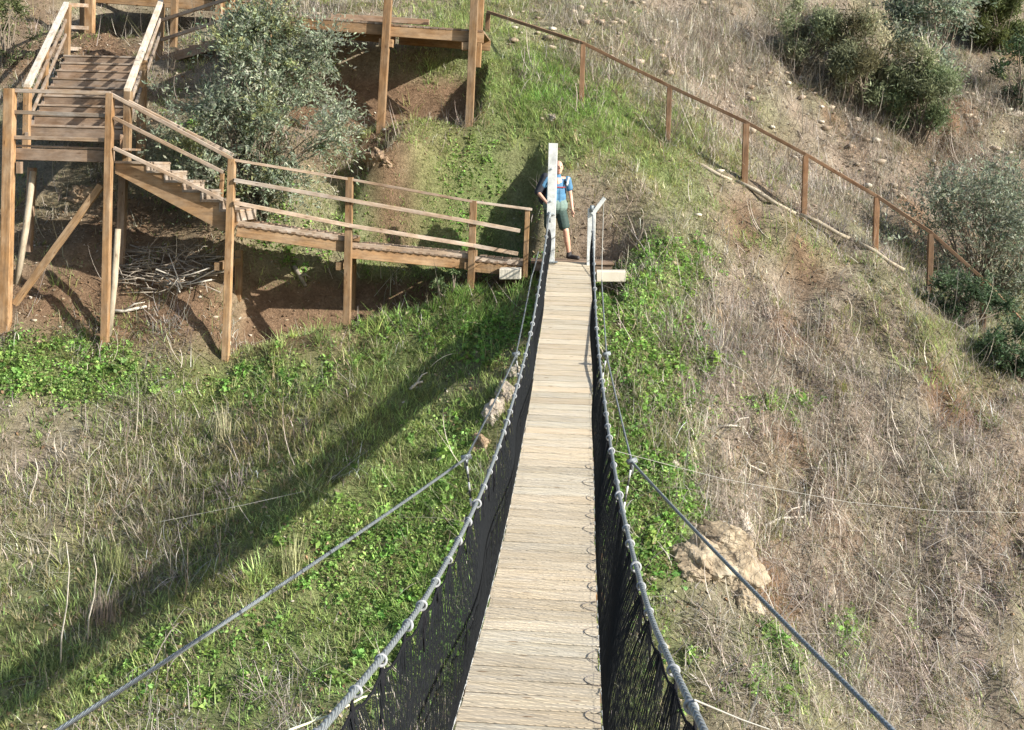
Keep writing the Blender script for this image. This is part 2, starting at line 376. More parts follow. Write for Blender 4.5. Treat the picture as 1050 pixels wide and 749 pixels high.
greenm = np.clip(blobs(px_, py_, GRASS) * .6 + blobs(px_, py_, LUSH) * .9 + .3 * fbm(XX, YY, .8, 4, 21), 0, 1)
drym = np.clip(blobs(px_, py_, DRY) + .25 * fbm(XX, YY, .7, 4, 22), 0, 1)
litter = np.array((.24, .205, .15)); soilc = np.array((.19, .125, .08)); greenc = np.array((.15, .205, .065)); dryc = np.array((.275, .23, .185))
tc_ = litter + 0 * XX[..., None]
tc_ = tc_ * (1 - drym[..., None]) + dryc * drym[..., None]
tc_ = tc_ * (1 - greenm[..., None] * .8) + greenc * greenm[..., None] * .8
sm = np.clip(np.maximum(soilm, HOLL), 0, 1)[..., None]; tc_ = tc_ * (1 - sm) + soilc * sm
ny, nx = XX.shape
idx = np.arange(nx * ny).reshape(ny, nx)
FQ = np.stack([idx[:-1, :-1], idx[:-1, 1:], idx[1:, 1:], idx[1:, :-1]], -1).reshape(-1, 4)
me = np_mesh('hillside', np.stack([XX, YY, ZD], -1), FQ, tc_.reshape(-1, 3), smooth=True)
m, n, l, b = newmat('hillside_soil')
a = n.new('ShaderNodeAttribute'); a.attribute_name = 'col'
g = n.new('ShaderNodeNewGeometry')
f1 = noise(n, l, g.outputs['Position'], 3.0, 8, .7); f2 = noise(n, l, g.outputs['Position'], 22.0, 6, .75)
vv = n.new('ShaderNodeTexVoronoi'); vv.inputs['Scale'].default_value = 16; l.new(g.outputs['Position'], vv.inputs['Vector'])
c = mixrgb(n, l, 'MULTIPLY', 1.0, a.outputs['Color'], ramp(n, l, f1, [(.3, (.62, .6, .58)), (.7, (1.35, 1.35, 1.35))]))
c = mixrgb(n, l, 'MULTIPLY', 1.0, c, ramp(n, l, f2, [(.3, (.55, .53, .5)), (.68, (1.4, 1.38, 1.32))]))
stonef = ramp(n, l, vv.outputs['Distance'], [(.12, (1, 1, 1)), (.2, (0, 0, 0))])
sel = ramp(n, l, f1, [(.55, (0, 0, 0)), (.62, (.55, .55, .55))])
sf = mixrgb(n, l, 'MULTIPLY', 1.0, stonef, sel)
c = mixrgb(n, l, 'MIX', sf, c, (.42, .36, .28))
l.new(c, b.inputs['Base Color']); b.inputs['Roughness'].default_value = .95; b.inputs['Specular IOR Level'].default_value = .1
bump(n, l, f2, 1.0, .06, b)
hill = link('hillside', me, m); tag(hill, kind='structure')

# ------------------------------------------------------------------ vegetation masses
def sample(nper, margin=110, ymin=9, ymax=46):
    """points spread over the ground that the view covers, with their projections"""
    N = int((GX1 - GX0) * (ymax - ymin) * nper)
    x = rng.uniform(GX0 + .5, GX1 - .5, N); y = rng.uniform(ymin, ymax, N); z = height(x, y)
    px, py, ww = proj(np.stack([x, y, z], -1))
    k = (ww > 1) & (px > -margin) & (px < 1050 + margin) & (py > -margin) & (py < 749 + margin)
    return x[k], y[k], z[k], px[k], py[k]
def blade_arrays(x, y, z, L, wd, head, lean, curve, col, lev=3):
    N = len(x); hx, hy = np.cos(head), np.sin(head)
    V = np.zeros((N, lev + 1, 2, 3)); cx, cy, cz = x.copy(), y.copy(), z - .015
    for k in range(lev + 1):
        t = k / lev
        hw = wd * .5 * (1 - .85 * t ** 1.5)
        V[:, k, 0] = np.stack([cx - hy * hw, cy + hx * hw, cz], -1); V[:, k, 1] = np.stack([cx + hy * hw, cy - hx * hw, cz], -1)
        th = lean + curve * (t + .5 / lev)
        st = L / lev
        cx = cx + np.sin(th) * hx * st; cy = cy + np.sin(th) * hy * st; cz = cz + np.cos(th) * st
    base = (np.arange(N) * (lev + 1) * 2)[:, None]
    F1 = np.concatenate([np.stack([base + 2 * k, base + 2 * k + 1, base + 2 * k + 3, base + 2 * k + 2], -1) for k in range(lev)], 1)
    C = np.repeat(col, (lev + 1) * 2, axis=0)
    return V.reshape(-1, 3), F1.reshape(-1, 4), C
def leaf_arrays(P, size, col, up=.55, aspect=.6, direction=None):
    N = len(P)
    nrm = rng.normal(size=(N, 3)); nrm /= np.linalg.norm(nrm, axis=1)[:, None]
    nrm = nrm * (1 - up) + np.array((0, 0, 1)) * up; nrm /= np.linalg.norm(nrm, axis=1)[:, None]
    t = rng.normal(size=(N, 3)) if direction is None else direction + rng.normal(size=(N, 3)) * .35
    t -= (t * nrm).sum(1)[:, None] * nrm; t /= np.linalg.norm(t, axis=1)[:, None]
    s = np.cross(nrm, t); L = size[:, None]; ww = L * aspect * .5
    V = np.stack([P - t * L * .5, P + s * ww + nrm * L * .05, P + t * L * .5 - nrm * L * .05, P - s * ww + nrm * L * .05], 1)
    b_ = (np.arange(N) * 4)[:, None]; F1 = np.concatenate([b_, b_ + 1, b_ + 2, b_ + 3], 1)
    return V.reshape(-1, 3), F1, np.repeat(col, 4, axis=0)
def join(parts):
    V, F1, C = [], [], []; o = 0
    for v, f_, c_ in parts: V.append(v); F1.append(f_ + o); C.append(c_); o += len(v)
    return np.concatenate(V), np.concatenate(F1), np.concatenate(C)
def tint(N, base, var=.18, hue=.06):
    k = np.exp(rng.normal(0, var, N))[:, None]; c = np.array(base)[None] * k * (1 + rng.normal(0, hue, (N, 3)))
    return np.clip(c, .004, .9)
def pick(colors, wts, N):
    i = rng.choice(len(colors), N, p=np.array(wts) / sum(wts)); return np.array(colors)[i]
def clearing(px, py):
    """bare patches: the trodden ground at the bridge end and under the stairs"""
    return np.clip(1 - blobs(px, py, [(602,262,26,14,1.5),(626,296,20,11,1.2),(522,292,14,10,1.0),(120,250,130,40,.55),(385,150,36,28,.5),(110,48,30,16,1.2),(205,325,100,18,.3),(745,590,28,22,1.2),(300,300,90,24,.5)]), 0, 1)

def tufted(nper, dens_fn, blades, spread, margin=110):
    """tuft centres by density, then blades round each; returns blade bases and the tuft index of each"""
    x, y, z, px, py = sample(nper, margin)
    k = rng.uniform(0, 1, len(x)) < dens_fn(x, y, px, py)
    x, y, px, py = x[k], y[k], px[k], py[k]; T = len(x)
    n_ = np.maximum(3, rng.poisson(blades, T) * np.exp(rng.normal(0, .35, T))).astype(int)
    t = np.repeat(np.arange(T), n_)
    sp = spread * np.exp(rng.normal(0, .3, T))
    dx, dy = rng.normal(0, 1, len(t)) * sp[t], rng.normal(0, 1, len(t)) * sp[t]
    X, Y = x[t] + dx, y[t] + dy
    return X, Y, height(X, Y), t, T, x, y, px, py, dx, dy
# green grass
X, Y, Z, t, T, x, y, px, py, dx, dy = tufted(100, lambda x, y, px, py: np.clip(veg(px, py, x, y, GRASS, .32, 31), 0, 1.2) * clearing(px, py) * (1 - .92 * hollow_at(x, y)) * .8, 15, .075)
dryish = np.clip(blobs(px, py, DRY) * .8 + .4 * fbm(x, y, .6, 3, 33), 0, 1)
vivid = np.clip(blobs(px, py, [(430,315,130,45,1.1),(560,95,70,36,1),(640,125,70,34,1),(430,600,120,110,.7),(300,700,200,60,.6),(470,210,90,60,.6)]) + .35 * fbm(x, y, .7, 3, 34), 0, 1)[:, None]
ct_ = tint(T, (.335, .385, .145), .32, .08) * (1 - vivid) + tint(T, (.27, .40, .11), .30, .08) * vivid
isd = (rng.uniform(0, 1, T) < dryish * .5 + .05)[:, None]; ct_ = np.where(isd, tint(T, (.38, .33, .19), .22), ct_)
N = len(t); col = np.clip(ct_[t] * np.exp(rng.normal(0, .16, (N, 1))), 0, .9)
Lt = np.clip(rng.gamma(6, .026, T) * (1 + .5 * fbm(x, y, .8, 3, 36)), .07, .5)
gv = blade_arrays(X, Y, Z, Lt[t] * rng.uniform(.5, 1.2, N), rng.uniform(.008, .02, N), np.arctan2(dy, dx) + rng.normal(0, .6, N), rng.uniform(.1, .9, N), rng.uniform(.2, 1.3, N), col)
me = np_mesh('grass', *gv); tag(link('grass', me, M['leaf']), kind='stuff')
# a thin scatter of single blades everywhere between the tufts
x, y, z, px, py = sample(150)
k = rng.uniform(0, 1, len(x)) < np.clip(.25 + .5 * fbm(x, y, 1.1, 3, 37) + .3 * blobs(px, py, GRASS), 0, 1) * clearing(px, py) * (1 - .92 * hollow_at(x, y))
x, y, z = x[k], y[k], z[k]; N = len(x)
col = pick([(.20, .23, .08), (.38, .33, .2), (.30, .25, .16), (.15, .2, .06)], [3, 3, 2, 2], N) * np.exp(rng.normal(0, .2, N))[:, None]
gv = blade_arrays(x, y, z, rng.uniform(.08, .3, N), rng.uniform(.006, .014, N), rng.uniform(-3.14, 3.14, N), rng.uniform(.1, .9, N), rng.uniform(.2, 1.2, N), col)
me = np_mesh('sparse_grass', *gv); tag(link('sparse_grass', me, M['leaf']), kind='stuff')

# dry grass and straw scrub, hanging down the slope
X, Y, Z, t, T, x, y, px, py, dx, dy = tufted(64, lambda x, y, px, py: np.clip(veg(px, py, x, y, DRY, .75, 41), 0, 1.3) * clearing(px, py) * (1 - .92 * hollow_at(x, y)) * .68, 17, .10)
mauve = np.clip(.5 + .9 * fbm(x, y, .5, 3, 43), 0, 1)[:, None]
upper = np.clip((y - 24.5) / 3, 0, 1)[:, None]
ct_ = (tint(T, (.46, .405, .315), .34) * (1 - mauve) + tint(T, (.37, .32, .275), .36) * mauve) * (1 - upper * .6) + upper * .6 * tint(T, (.39, .36, .29), .3)
gd = rng.uniform(0, 1, T) < .12; ct_[gd] = tint(gd.sum(), (.20, .22, .085), .2)
N = len(t); col = np.clip(ct_[t] * np.exp(rng.normal(0, .25, (N, 1))), 0, .9)
Lt = np.clip(rng.gamma(5, .062, T) * (1 + .45 * fbm(x, y, .7, 3, 44)), .12, .85)
gv = blade_arrays(X, Y, Z, Lt[t] * rng.uniform(.4, 1.2, N), rng.uniform(.006, .016, N), np.where(rng.uniform(0, 1, N) < .7, np.arctan2(dy, dx) + rng.normal(0, 1.1, N), rng.normal(-1.5, .9, N)), rng.uniform(.45, 1.6, N), rng.normal(.35, .9, N), col, 4)
me = np_mesh('dry_grass', *gv); tag(link('dry_grass', me, M['straw']), kind='stuff')

# tangled dead scrub stems, thicker and lying, on the slopes at the right and beyond the fence
x, y, z, px, py = sample(210)
dens = np.clip(blobs(px, py, [(850,420,170,130,1.0),(900,600,200,150,.9),(720,60,130,80,1.0),(900,150,160,70,1.0),(980,130,90,70,.8),(740,330,70,80,.8),(80,520,120,70,.35),(740,100,80,40,.8)]) * 1 + .3 * fbm(x, y, .8, 3, 51), 0, 1.2)
k = rng.uniform(0, 1, len(x)) < dens * .5
x, y, z = x[k], y[k], z[k]; N = len(x)
col = pick([(.50, .45, .36), (.36, .30, .25), (.22, .17, .13), (.45, .40, .34)], [3, 4, 3, 3], N) * np.exp(rng.normal(0, .15, N))[:, None]
gv = blade_arrays(x, y, z + rng.uniform(0, .12, N), np.clip(rng.gamma(4, .16, N), .15, 1.3), rng.uniform(.009, .02, N), rng.uniform(-math.pi, math.pi, N), rng.uniform(.7, 1.6, N), rng.normal(0, .9, N), col, 5)
me = np_mesh('scrub_stems', *gv); tag(link('scrub_stems', me, M['straw']), kind='stuff')

# bright leafy ground cover: low plants of several kinds, each a rosette of leaves
X, Y, Z, t, T, x, y, px, py, dx, dy = tufted(175, lambda x, y, px, py: np.clip(blobs(px, py, LUSH) * (1.1 + 1.3 * fbm(x, y, .9, 4, 61, .65)) - .12, 0, 1.2) * clearing(px, py) * (1 - .92 * hollow_at(x, y)) * .9, 14, .062)
kind_ = rng.choice(3, T, p=[.55, .3, .15])
pc = np.array([(.285, .43, .115), (.225, .37, .09), (.36, .43, .16)])[kind_] * np.exp(rng.normal(0, .24, T))[:, None] * (1 + rng.normal(0, .07, (T, 3)))
ps = np.array([.048, .085, .03])[kind_] * np.exp(rng.normal(0, .22, T)); ph = rng.gamma(3, .028, T)
N = len(t); rad = np.hypot(dx, dy)
P = np.stack([X, Y, Z + ph[t] * np.exp(-(rad / .12) ** 2) * rng.uniform(.4, 1.1, N) + .01], -1)
dr = np.stack([dx / (rad + 1e-6), dy / (rad + 1e-6), rng.normal(.05, .3, N)], -1)
dead = rng.uniform(0, 1, N) < .04
col = np.clip(pc[t] * np.exp(rng.normal(0, .18, (N, 1))), .01, .9); col[dead] = tint(dead.sum(), (.40, .33, .18), .2)
gv = leaf_arrays(P, ps[t] * rng.uniform(.6, 1.3, N), col, .5, .6, dr)
me = np_mesh('ground_cover', *gv); tag(link('ground_cover', me, M['leaf']), kind='stuff')

# leaf litter: dead leaves, chips
x, y, z, px, py = sample(140)
k = rng.uniform(0, 1, len(x)) < np.clip(.35 + .6 * blobs(px, py, SOIL) + .5 * fbm(x, y, .9, 3, 71), 0, 1)
x, y, z = x[k], y[k], z[k]; N = len(x)
col = pick([(.40, .31, .20), (.26, .16, .09), (.5, .44, .35), (.16, .11, .07)], [4, 4, 1, 2], N) * np.exp(rng.normal(0, .2, N))[:, None]
gv = leaf_arrays(np.stack([x, y, z + rng.uniform(.0, .03, N)], -1), rng.uniform(.03, .1, N), col, .6, .6)
me = np_mesh('leaf_litter', *gv); tag(link('leaf_litter', me, M['straw']), kind='stuff')

# loose stones
def rock_mesh(name, r, seed, sub_=3, squash=(1, 1, .7), jag=.35):
    import bmesh
    bm = bmesh.new(); bmesh.ops.create_icosphere(bm, subdivisions=sub_, radius=1)
    rs = np.random.default_rng(seed)
    planes = rs.normal(size=(14, 3)); planes /= np.linalg.norm(planes, axis=1)[:, None]; off = rs.uniform(.55, .95, 14)
    for v in bm.verts:
        p = np.array(v.co)
        for _p, o in zip(planes, off):
            d = p @ _p
            if d > o: p = p - _p * (d - o) * .93
        q = p * 2.3 + seed
        p = p * (1 + jag * .25 * (math.sin(q[0] * 2.1 + q[1]) * math.sin(q[1] * 2.7 - q[2]) + .6 * math.sin(q[2] * 5.3 + q[0] * 4.1)) + rs.normal(0, jag * .035))
        if sub_ >= 4:
            nv = Vector(p) * 1.7 + Vector((seed * 3.1, seed, -seed))
            p = p * (1 + .20 * mnoise.fractal(nv, .9, 2.1, 5) ) + np.array(mnoise.noise_vector(nv * 2.6)) * .05
            st_ = .16; p[2] = p[2] * .72 + .28 * (math.floor(p[2] / st_ + .5) * st_)
        v.co = Vector(p * np.array(squash) * r)
    me = bpy.data.meshes.new(name); bm.to_mesh(me); bm.free(); return me
tmpl = []
for s in range(5):
    mm = rock_mesh('t', 1, 40 + s, 1, (1, .7, .42), .9)
    vv_ = np.zeros(len(mm.vertices) * 3); mm.vertices.foreach_get('co', vv_); ff_ = np.zeros(len(mm.polygons) * 3, int); mm.polygons.foreach_get('vertices', ff_)
    tmpl.append((vv_.reshape(-1, 3), ff_.reshape(-1, 3))); bpy.data.meshes.remove(mm)
x, y, z, px, py = sample(9)
dens = blobs(px, py, [(900,130,160,90,.9),(720,40,140,60,.9),(560,90,80,50,.35),(620,20,100,40,.9),(990,170,80,50,1.2),(740,590,60,60,.5),(60,320,200,40,.4),(390,160,50,40,.6),(430,480,80,50,.35),(760,110,80,50,.8)]) + .02
k = rng.uniform(0, 1, len(x)) < dens * .6
vs_, fs_, cs_ = [], [], []; o = 0
for xx, yy, zz in zip(x[k], y[k], z[k]):
    tv, tf = tmpl[rng.integers(5)]; an = rng.uniform(0, 6.28); s = min(.13 if yy < 27 else .22, (rng.gamma(2.2, .02) + .015) * (1 if yy < 27 else 1.7))
    R2 = _rz(an); v = tv @ R2.T * s + (xx, yy, zz + s * (.0 if yy < 27 else .25))
    vs_.append(v); fs_.append(tf + o); o += len(v); cs_.append(np.repeat(np.array([pick([(.46, .41, .33), (.36, .29, .21), (.28, .21, .145)], [1.3, 3, 3], 1)[0]]) * rng.uniform(.8, 1.2), len(v), 0))
me = np_mesh('gravel', np.concatenate(vs_), np.concatenate(fs_), np.concatenate(cs_), k=3)
m, n, l, b = newmat('gravel_stone'); a = n.new('ShaderNodeAttribute'); a.attribute_name = 'col'; l.new(a.outputs['Color'], b.inputs['Base Color']); b.inputs['Roughness'].default_value = .9
tag(link('gravel', me, m), kind='stuff')

# ------------------------------------------------------------------ rocks as things
def rock(label, px, py, r, seed, mat='rock', squash=(1, .8, .75), sink=.25, rot=0, group=None, name='rock'):
    p = ground_at(px, py)
    o = link(name, rock_mesh(name, r, seed, 5, squash), M[mat]); o.location = (p[0], p[1] + r * .1, p[2] - r * squash[2] * sink)
    o.rotation_euler = (-.5, 0, rot); tag(o, label, 'rock', group)
    return o
def outcrop(label, px, py, pieces, seed, mat):
    import bmesh
    g_ = ground_at(px, py); bm = bmesh.new()
    for q, (dx, dz, r, sq, rz) in enumerate(pieces):
        mm = rock_mesh('piece', r, seed + q, 5, sq); tmp = bmesh.new(); tmp.from_mesh(mm)
        y_ = g_[1] + dz * 1.2; bmesh.ops.transform(tmp, verts=tmp.verts, matrix=Matrix.Translation((g_[0] + dx, y_, H(g_[0] + dx, y_) + .02)) @ Matrix.Rotation(-.7, 4, 'X') @ Matrix.Rotation(rz, 4, 'Y'))
        t2 = bpy.data.meshes.new('piece'); tmp.to_mesh(t2); tmp.free(); bm.from_mesh(t2); bpy.data.meshes.remove(t2); bpy.data.meshes.remove(mm)
    me = bpy.data.meshes.new('rock_outcrop'); bm.to_mesh(me); bm.free()
    o = link('rock_outcrop', me, M[mat]); return tag(o, label, 'rock')
outcrop('broad broken ochre rock outcrop under the guy cable right of the bridge', 738, 586, [(-.18, 0, .52, (1, .42, .8), .3), (.28, .10, .46, (.8, .4, 1.0), -.5), (.02, .34, .40, (1.1, .38, .6), .2), (.42, .42, .26, (.7, .4, 1.1), .6), (-.42, -.18, .26, (1, .45, .6), .1), (.30, -.22, .24, (1, .4, .7), .9)], 60, 'rock')
rock('narrow pale upright rock just above the large ochre outcrop', 760, 540, .36, 5, 'rock2', (.6, .4, 1.05), .3, .4)
outcrop('cracked pale rock half hidden behind the left net, beside the cable clamp', 507, 424, [(0, 0, .30, (.6, .45, 1.0), .5), (.16, .22, .26, (.7, .45, .9), .2), (.27, .48, .20, (.8, .4, .8), .5)], 80, 'rock2')
rock('brown rock below the pale one behind the left net', 495, 452, .33, 35, 'brownrock', (.8, .6, .9), .3, 1.2)
rock('flat white stone lying on the grassy crest behind the person', 562, 121, .22, 12, 'rock2', (1.1, .6, .45), .2, 2.4)
rock('small white stone alone in the dry scrub on the right slope', 899, 551, .10, 14, 'rock2', (.7, .6, 1.0), .0, .4)
rock('small pale stone in the dark soil hollow beside the right net', 690, 477, .12, 15, 'rock2', (1, .7, .6), .1, .4)
rock('brown earth boulder under the stair landing', 88, 200, .34, 16, 'brownrock', (1.1, .8, .8), .3, .1)
rock('orange-brown stone on the slope above the top fence post', 588, 52, .20, 18, 'rock', (1, .8, .8), .2, .9)
rock('whitish block among the shrubs at the upper right', 962, 178, .28, 21, 'rock2', (.5, .5, 1.0), .2, .6)
rock('pale angular stone on the scree near the right edge', 1040, 118, .26, 23, 'rock2', (1.1, .7, .6), .2, .6)
rock('brown rock ledge in the eroded cut below the upper boardwalk', 388, 158, .42, 25, 'brownrock', (1.1, .7, .7), .35, 1.9)
rock('small ochre rock just below the large ochre outcrop', 776, 622, .17, 27, 'rock', (1, .7, .8), .2, .9)

# ------------------------------------------------------------------ suspension footbridge
co = [-1.40508323e-04, 1.75180116e-02, -3.19351513e-01, -1.74383305e+00]
def zd(d): return float(np.polyval(co, d))
BX, D0, D1 = -.215, -.4, 21.85
def wl(d): return float(np.interp(d, [0, 3.3, 5, 8, 12, 15, 21.3], [.52, .50, .46, .44, .43, .41, .42]))
def wr(d): return float(np.interp(d, [0, 3.5, 5, 8, 12, 15, 21.4], [.66, .63, .57, .53, .48, .43, .385]))
def rail_pt(sd, d): return np.array((BX + (wr(d) if sd > 0 else -wl(d)), d, zd(d) + .95))
bridge = empty('suspension_footbridge', (BX, 11, zd(11)), 'narrow suspension footbridge with pale plank deck and black net sides', 'footbridge')
bd = MB(); y0 = D0
while y0 < D1 - .05:
    wdt = .226
    c0 = np.array((BX, y0 + wdt / 2, zd(y0 + wdt / 2))); sl_ = zd(y0 + wdt) - zd(y0)
    t = np.array((0, wdt, sl_)); upv = np.cross((1, 0, 0), t)
    k = random.uniform(.84, 1.10); kk = random.uniform(-.02, .06)
    l_, r_ = .402 + random.uniform(-.006, .01), .402 + random.uniform(-.006, .01)
    tl = random.uniform(-.003, .003)
    # three ribs per board with shallow grooves between
    for q in (-1.5, -.5, .5, 1.5):
        o3 = t / np.linalg.norm(t) * q * .0568
        bd.beam(c0 + o3 + (-l_, 0, tl - .014), c0 + o3 + (r_, 0, -tl - .014), .0525, .028, upv, (k * (1 + kk), k, k * (1 - kk)), .003)
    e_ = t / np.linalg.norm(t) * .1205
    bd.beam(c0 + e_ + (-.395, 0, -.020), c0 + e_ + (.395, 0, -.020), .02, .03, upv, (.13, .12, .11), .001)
    y0 += .240
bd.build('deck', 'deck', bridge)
jo = MB()
for s in (-1, 1):
    jo.tube([(BX + s * .3, d, zd(d) - .07) for d in np.linspace(D0, D1, 40)], .016, 6)
jo.build('deck_cable', 'steel', bridge, True)
for d in np.arange(0, D1, 1.0):
    jb = MB(); jb.beam((BX - .47, d, zd(d) - .062), (BX + .47, d, zd(d) - .062), .07, .06); jb.build('cross_joist', 'post', bridge)
def torus(R, r, n=18, mm_=7):
    mb = MB(); pts = [(R * math.cos(2 * math.pi * k / n), 0, R * math.sin(2 * math.pi * k / n)) for k in range(n)]
    V, Fa = [], []
    for k in range(n):
        a = 2 * math.pi * k / n
        for j in range(mm_):
            b_ = 2 * math.pi * j / mm_
            V.append(((R + r * math.cos(b_)) * math.cos(a), r * math.sin(b_) * 1.3, (R + r * math.cos(b_)) * math.sin(a)))
            Fa.append((k * mm_ + j, ((k + 1) % n) * mm_ + j, ((k + 1) % n) * mm_ + (j + 1) % mm_, k * mm_ + (j + 1) % mm_))
    me = bpy.data.meshes.new('rope_loop'); me.from_pydata(V, [], Fa); me.polygons.foreach_set('use_smooth', np.ones(len(Fa), bool)); me.materials.append(M['ropegrey'])
    return me
loop_me = torus(.0205, .0065)
LOOPS = list(np.arange(.7, 21.2, .5))
for sd in (-1, 1):
    hc = MB(); hc.tube([rail_pt(sd, d) for d in np.linspace(D0, 21.95, 90)], .0135, 8)
    hco = hc.build('handrail_cable', 'steel', bridge, True)
    for d in LOOPS:
        d2 = d + random.uniform(-.09, .09); p = rail_pt(sd, d2)
        lo = sub('rope_loop', loop_me, None, hco); lo.matrix_parent_inverse = Matrix.Identity(4)
        lo.location = Vector(p) + Vector((0, 0, -.008)); lo.rotation_euler = (random.uniform(-.4, .4), random.uniform(-.3, .3), random.uniform(-.6, .6))
        sc_ = random.uniform(.8, 1.3); lo.scale = (sc_,) * 3
    # net
    nb_V, nb_F = [], []; off = 0
    def cord(pts, r):
        global nb_off
        n_ = len(pts); P = np.asarray(pts)
        d = np.gradient(P, axis=0); d /= np.linalg.norm(d, axis=1)[:, None] + 1e-9
        x_ = np.cross(d, (.37, .51, .2)); x_ /= np.linalg.norm(x_, axis=1)[:, None] + 1e-9; y_ = np.cross(d, x_)
        ring = np.stack([P + (x_ * math.cos(a) + y_ * math.sin(a)) * r for a in (0, 2.094, 4.188)], 1)
        i0 = nb_off
        for i in range(n_ - 1):
            for k_ in range(3):
                nb_F.append((i0 + i * 3 + k_, i0 + i * 3 + (k_ + 1) % 3, i0 + (i + 1) * 3 + (k_ + 1) % 3, i0 + (i + 1) * 3 + k_))
        nb_V.append(ring.reshape(-1, 3)); nb_off += n_ * 3
    nb_off = 0
    VN = np.linspace(0, 1, 21)
    LA = np.array(LOOPS)
    def netpt(u, v):
        """u along the bridge, v 0 at the deck .. 1 at the loops; the top is gathered to the loops and sags between"""
        k_ = np.abs(LA - u).argmin(); du = u - LA[k_]
        gath = max(0, (v - .84) / .16) ** 1.3
        uu = u - du * .26 * gath
        top = rail_pt(sd, uu); bot = np.array((BX + sd * .412, uu, zd(uu) + .0))
        sag = .03 * (abs(du) / .25) ** 1.2 * max(0, (v - .6) / .4)
        p = bot + (top - bot - np.array((0, 0, .05))) * v
        p[2] -= sag
        bul = math.sin(v * math.pi) * (.035 * math.sin(uu * 1.7 + sd) - .02)
        p[0] += sd * bul
        return p
    for u in np.arange(D0 + .1, 21.6, .0118):
        ju = u + random.uniform(-.006, .006)
        sw = random.uniform(-.016, .016)
        zz_ = .0042 * (1 if int(round((u - D0) / .0118)) % 2 else -1); cord([netpt(ju + sw * math.sin(v * 5) + zz_ * (1 if q_ % 2 else -1), v) for q_, v in enumerate(VN)], .0015 * random.uniform(.75, 1.35))
    for v in np.linspace(.03, .97, 3):
        cord([netpt(u, v) + np.array((0, 0, random.uniform(-.004, .004))) for u in np.arange(D0 + .1, 21.6, .1)], .0008)
    V_ = np.concatenate(nb_V); me = np_mesh('safety_net', V_, nb_F)
    net = link('safety_net', me, M['net'], bridge)
    # gathered hanging strands below every loop, and the border rope that runs in scallops
    st = MB(); br = []
    for d in LOOPS:
        p = rail_pt(sd, d)
        if d > 12: 
            continue
        for q in range(3):
            st.tube([p + (0, 0, -.02), p + (random.uniform(-.01, .01), random.uniform(-.03, .03), -.10), p + (random.uniform(-.015, .015), random.uniform(-.05, .05), -.17 - random.uniform(0, .1))], [.005, .0075, .003], 5)
    st.tube([netpt(u, .99) for u in np.arange(D0 + .1, 21.5, .045)], .0055, 5)
    so_ = sub('border_rope', st.mesh('border_rope', True), M['netrope'], net)
    # pale ties that lace the bottom of the net to the deck
    ti = MB(); tp = []
    for u in np.arange(.3, 21.6, .03):
        bump_ = max(0, math.sin(u * 21 + 2 * math.sin(u * 3.1))) ** 3
        tp.append((BX + sd * (.413 - .008 * bump_), u + random.uniform(-.006, .006), zd(u) - .004 + .026 * bump_ * (1 if random.random() < .75 else .3)))
    ti.tube(tp, [.0022 + .003 * random.random() for _ in tp], 5)
    sub('lacing_twine', ti.mesh('lacing_twine', True), M['twine'], net)
    if sd > 0:
        ar = MB()
        for u in np.arange(.55, 13, .5):
            u += random.uniform(-.06, .06); aw = random.uniform(.05, .115); hh_ = random.uniform(.16, .23)
            ar.tube([(BX + .405 - aw * math.sin(math.pi * t) ** .7, u + hh_ * (t - .5) * 2 * .6, zd(u + hh_ * (t - .5) * 1.2) + .003) for t in np.linspace(0, 1, 13)], .0025, 5)
        sub('lacing_rope', ar.mesh('lacing_rope', True), M['darkrope'], net)

# end posts
pl = MB()
pb, pt_ = at(564.0, 266, 21.75), at(567.2, 147, 21.75)
ZF = zd(D1)
pl.beam((pb[0], 21.80, ZF - .3), (pt_[0], 21.80, pt_[2]), .165, .12, (0, 1, 0), (1, 1, 1), .004)
lp = pl.build('end_post', 'white', bridge)
br_ = MB(); q = rail_pt(-1, 21.6)
br_.tube([(pb[0] - .09, 21.72, q[2] - .0), (pb[0] + .07, 21.72, q[2] + .02)], .02, 8); br_.tube([(pb[0] - .03, 21.70, q[2] + .06), (pb[0] - .03, 21.70, q[2] - .14)], .03, 8)
for zz in (.12, .5, 1.15, 1.75):
    bm_ = MB(); c_ = np.array((pb[0] + (pt_[0] - pb[0]) * zz / 2.2, 21.80, ZF + zz)); bm_.tube([c_ + (0, -.06, 0), c_ + (0, -.085, 0)], .018, 6); sub('bolt', bm_.mesh('bolt'), M['steel'], lp)
bm_ = MB(); bm_.beam((pb[0] - .14, 21.80, ZF + .012), (pb[0] + .14, 21.80, ZF + .012), .22, .02); sub('base_plate', bm_.mesh('base_plate'), M['steel'], lp)
sub('cable_bracket', br_.mesh('cable_bracket', True), M['steel'], lp)
pr = MB()
rb, rt = at(606.5, 268, 21.75), at(607.5, 214, 21.75)
pr.beam((rb[0] - .01, 21.80, ZF - .3), (rt[0] - .01, 21.80, rt[2]), .15, .12, (0, 1, 0), (1, 1, 1), .004)
rp = pr.build('end_post', 'white', bridge)
dg = MB(); e0, e1 = at(607.5, 220, 21.7), at(620, 203, 21.7)
dg.beam(e0, e1, .075, .05, (0, 1, 0), (1, 1, 1), .004)
sub('outrigger_bar', dg.mesh('outrigger_bar'), M['white'], rp)
cp_ = MB(); cp_.tube([rt + (0, -.02, -.06), rt + (0, -.02, .06)], [.06, .045], 10); sub('post_cap', cp_.mesh('post_cap', True), M['steel'], rp)
dw = MB(); e2 = at(617.5, 258, 21.75); dw.tube([at(619, 205, 21.7), e2, at(617, 287, 20.75)], .007, 5); sub('stay_wire', dw.mesh('stay_wire', True), M['wire'], rp)

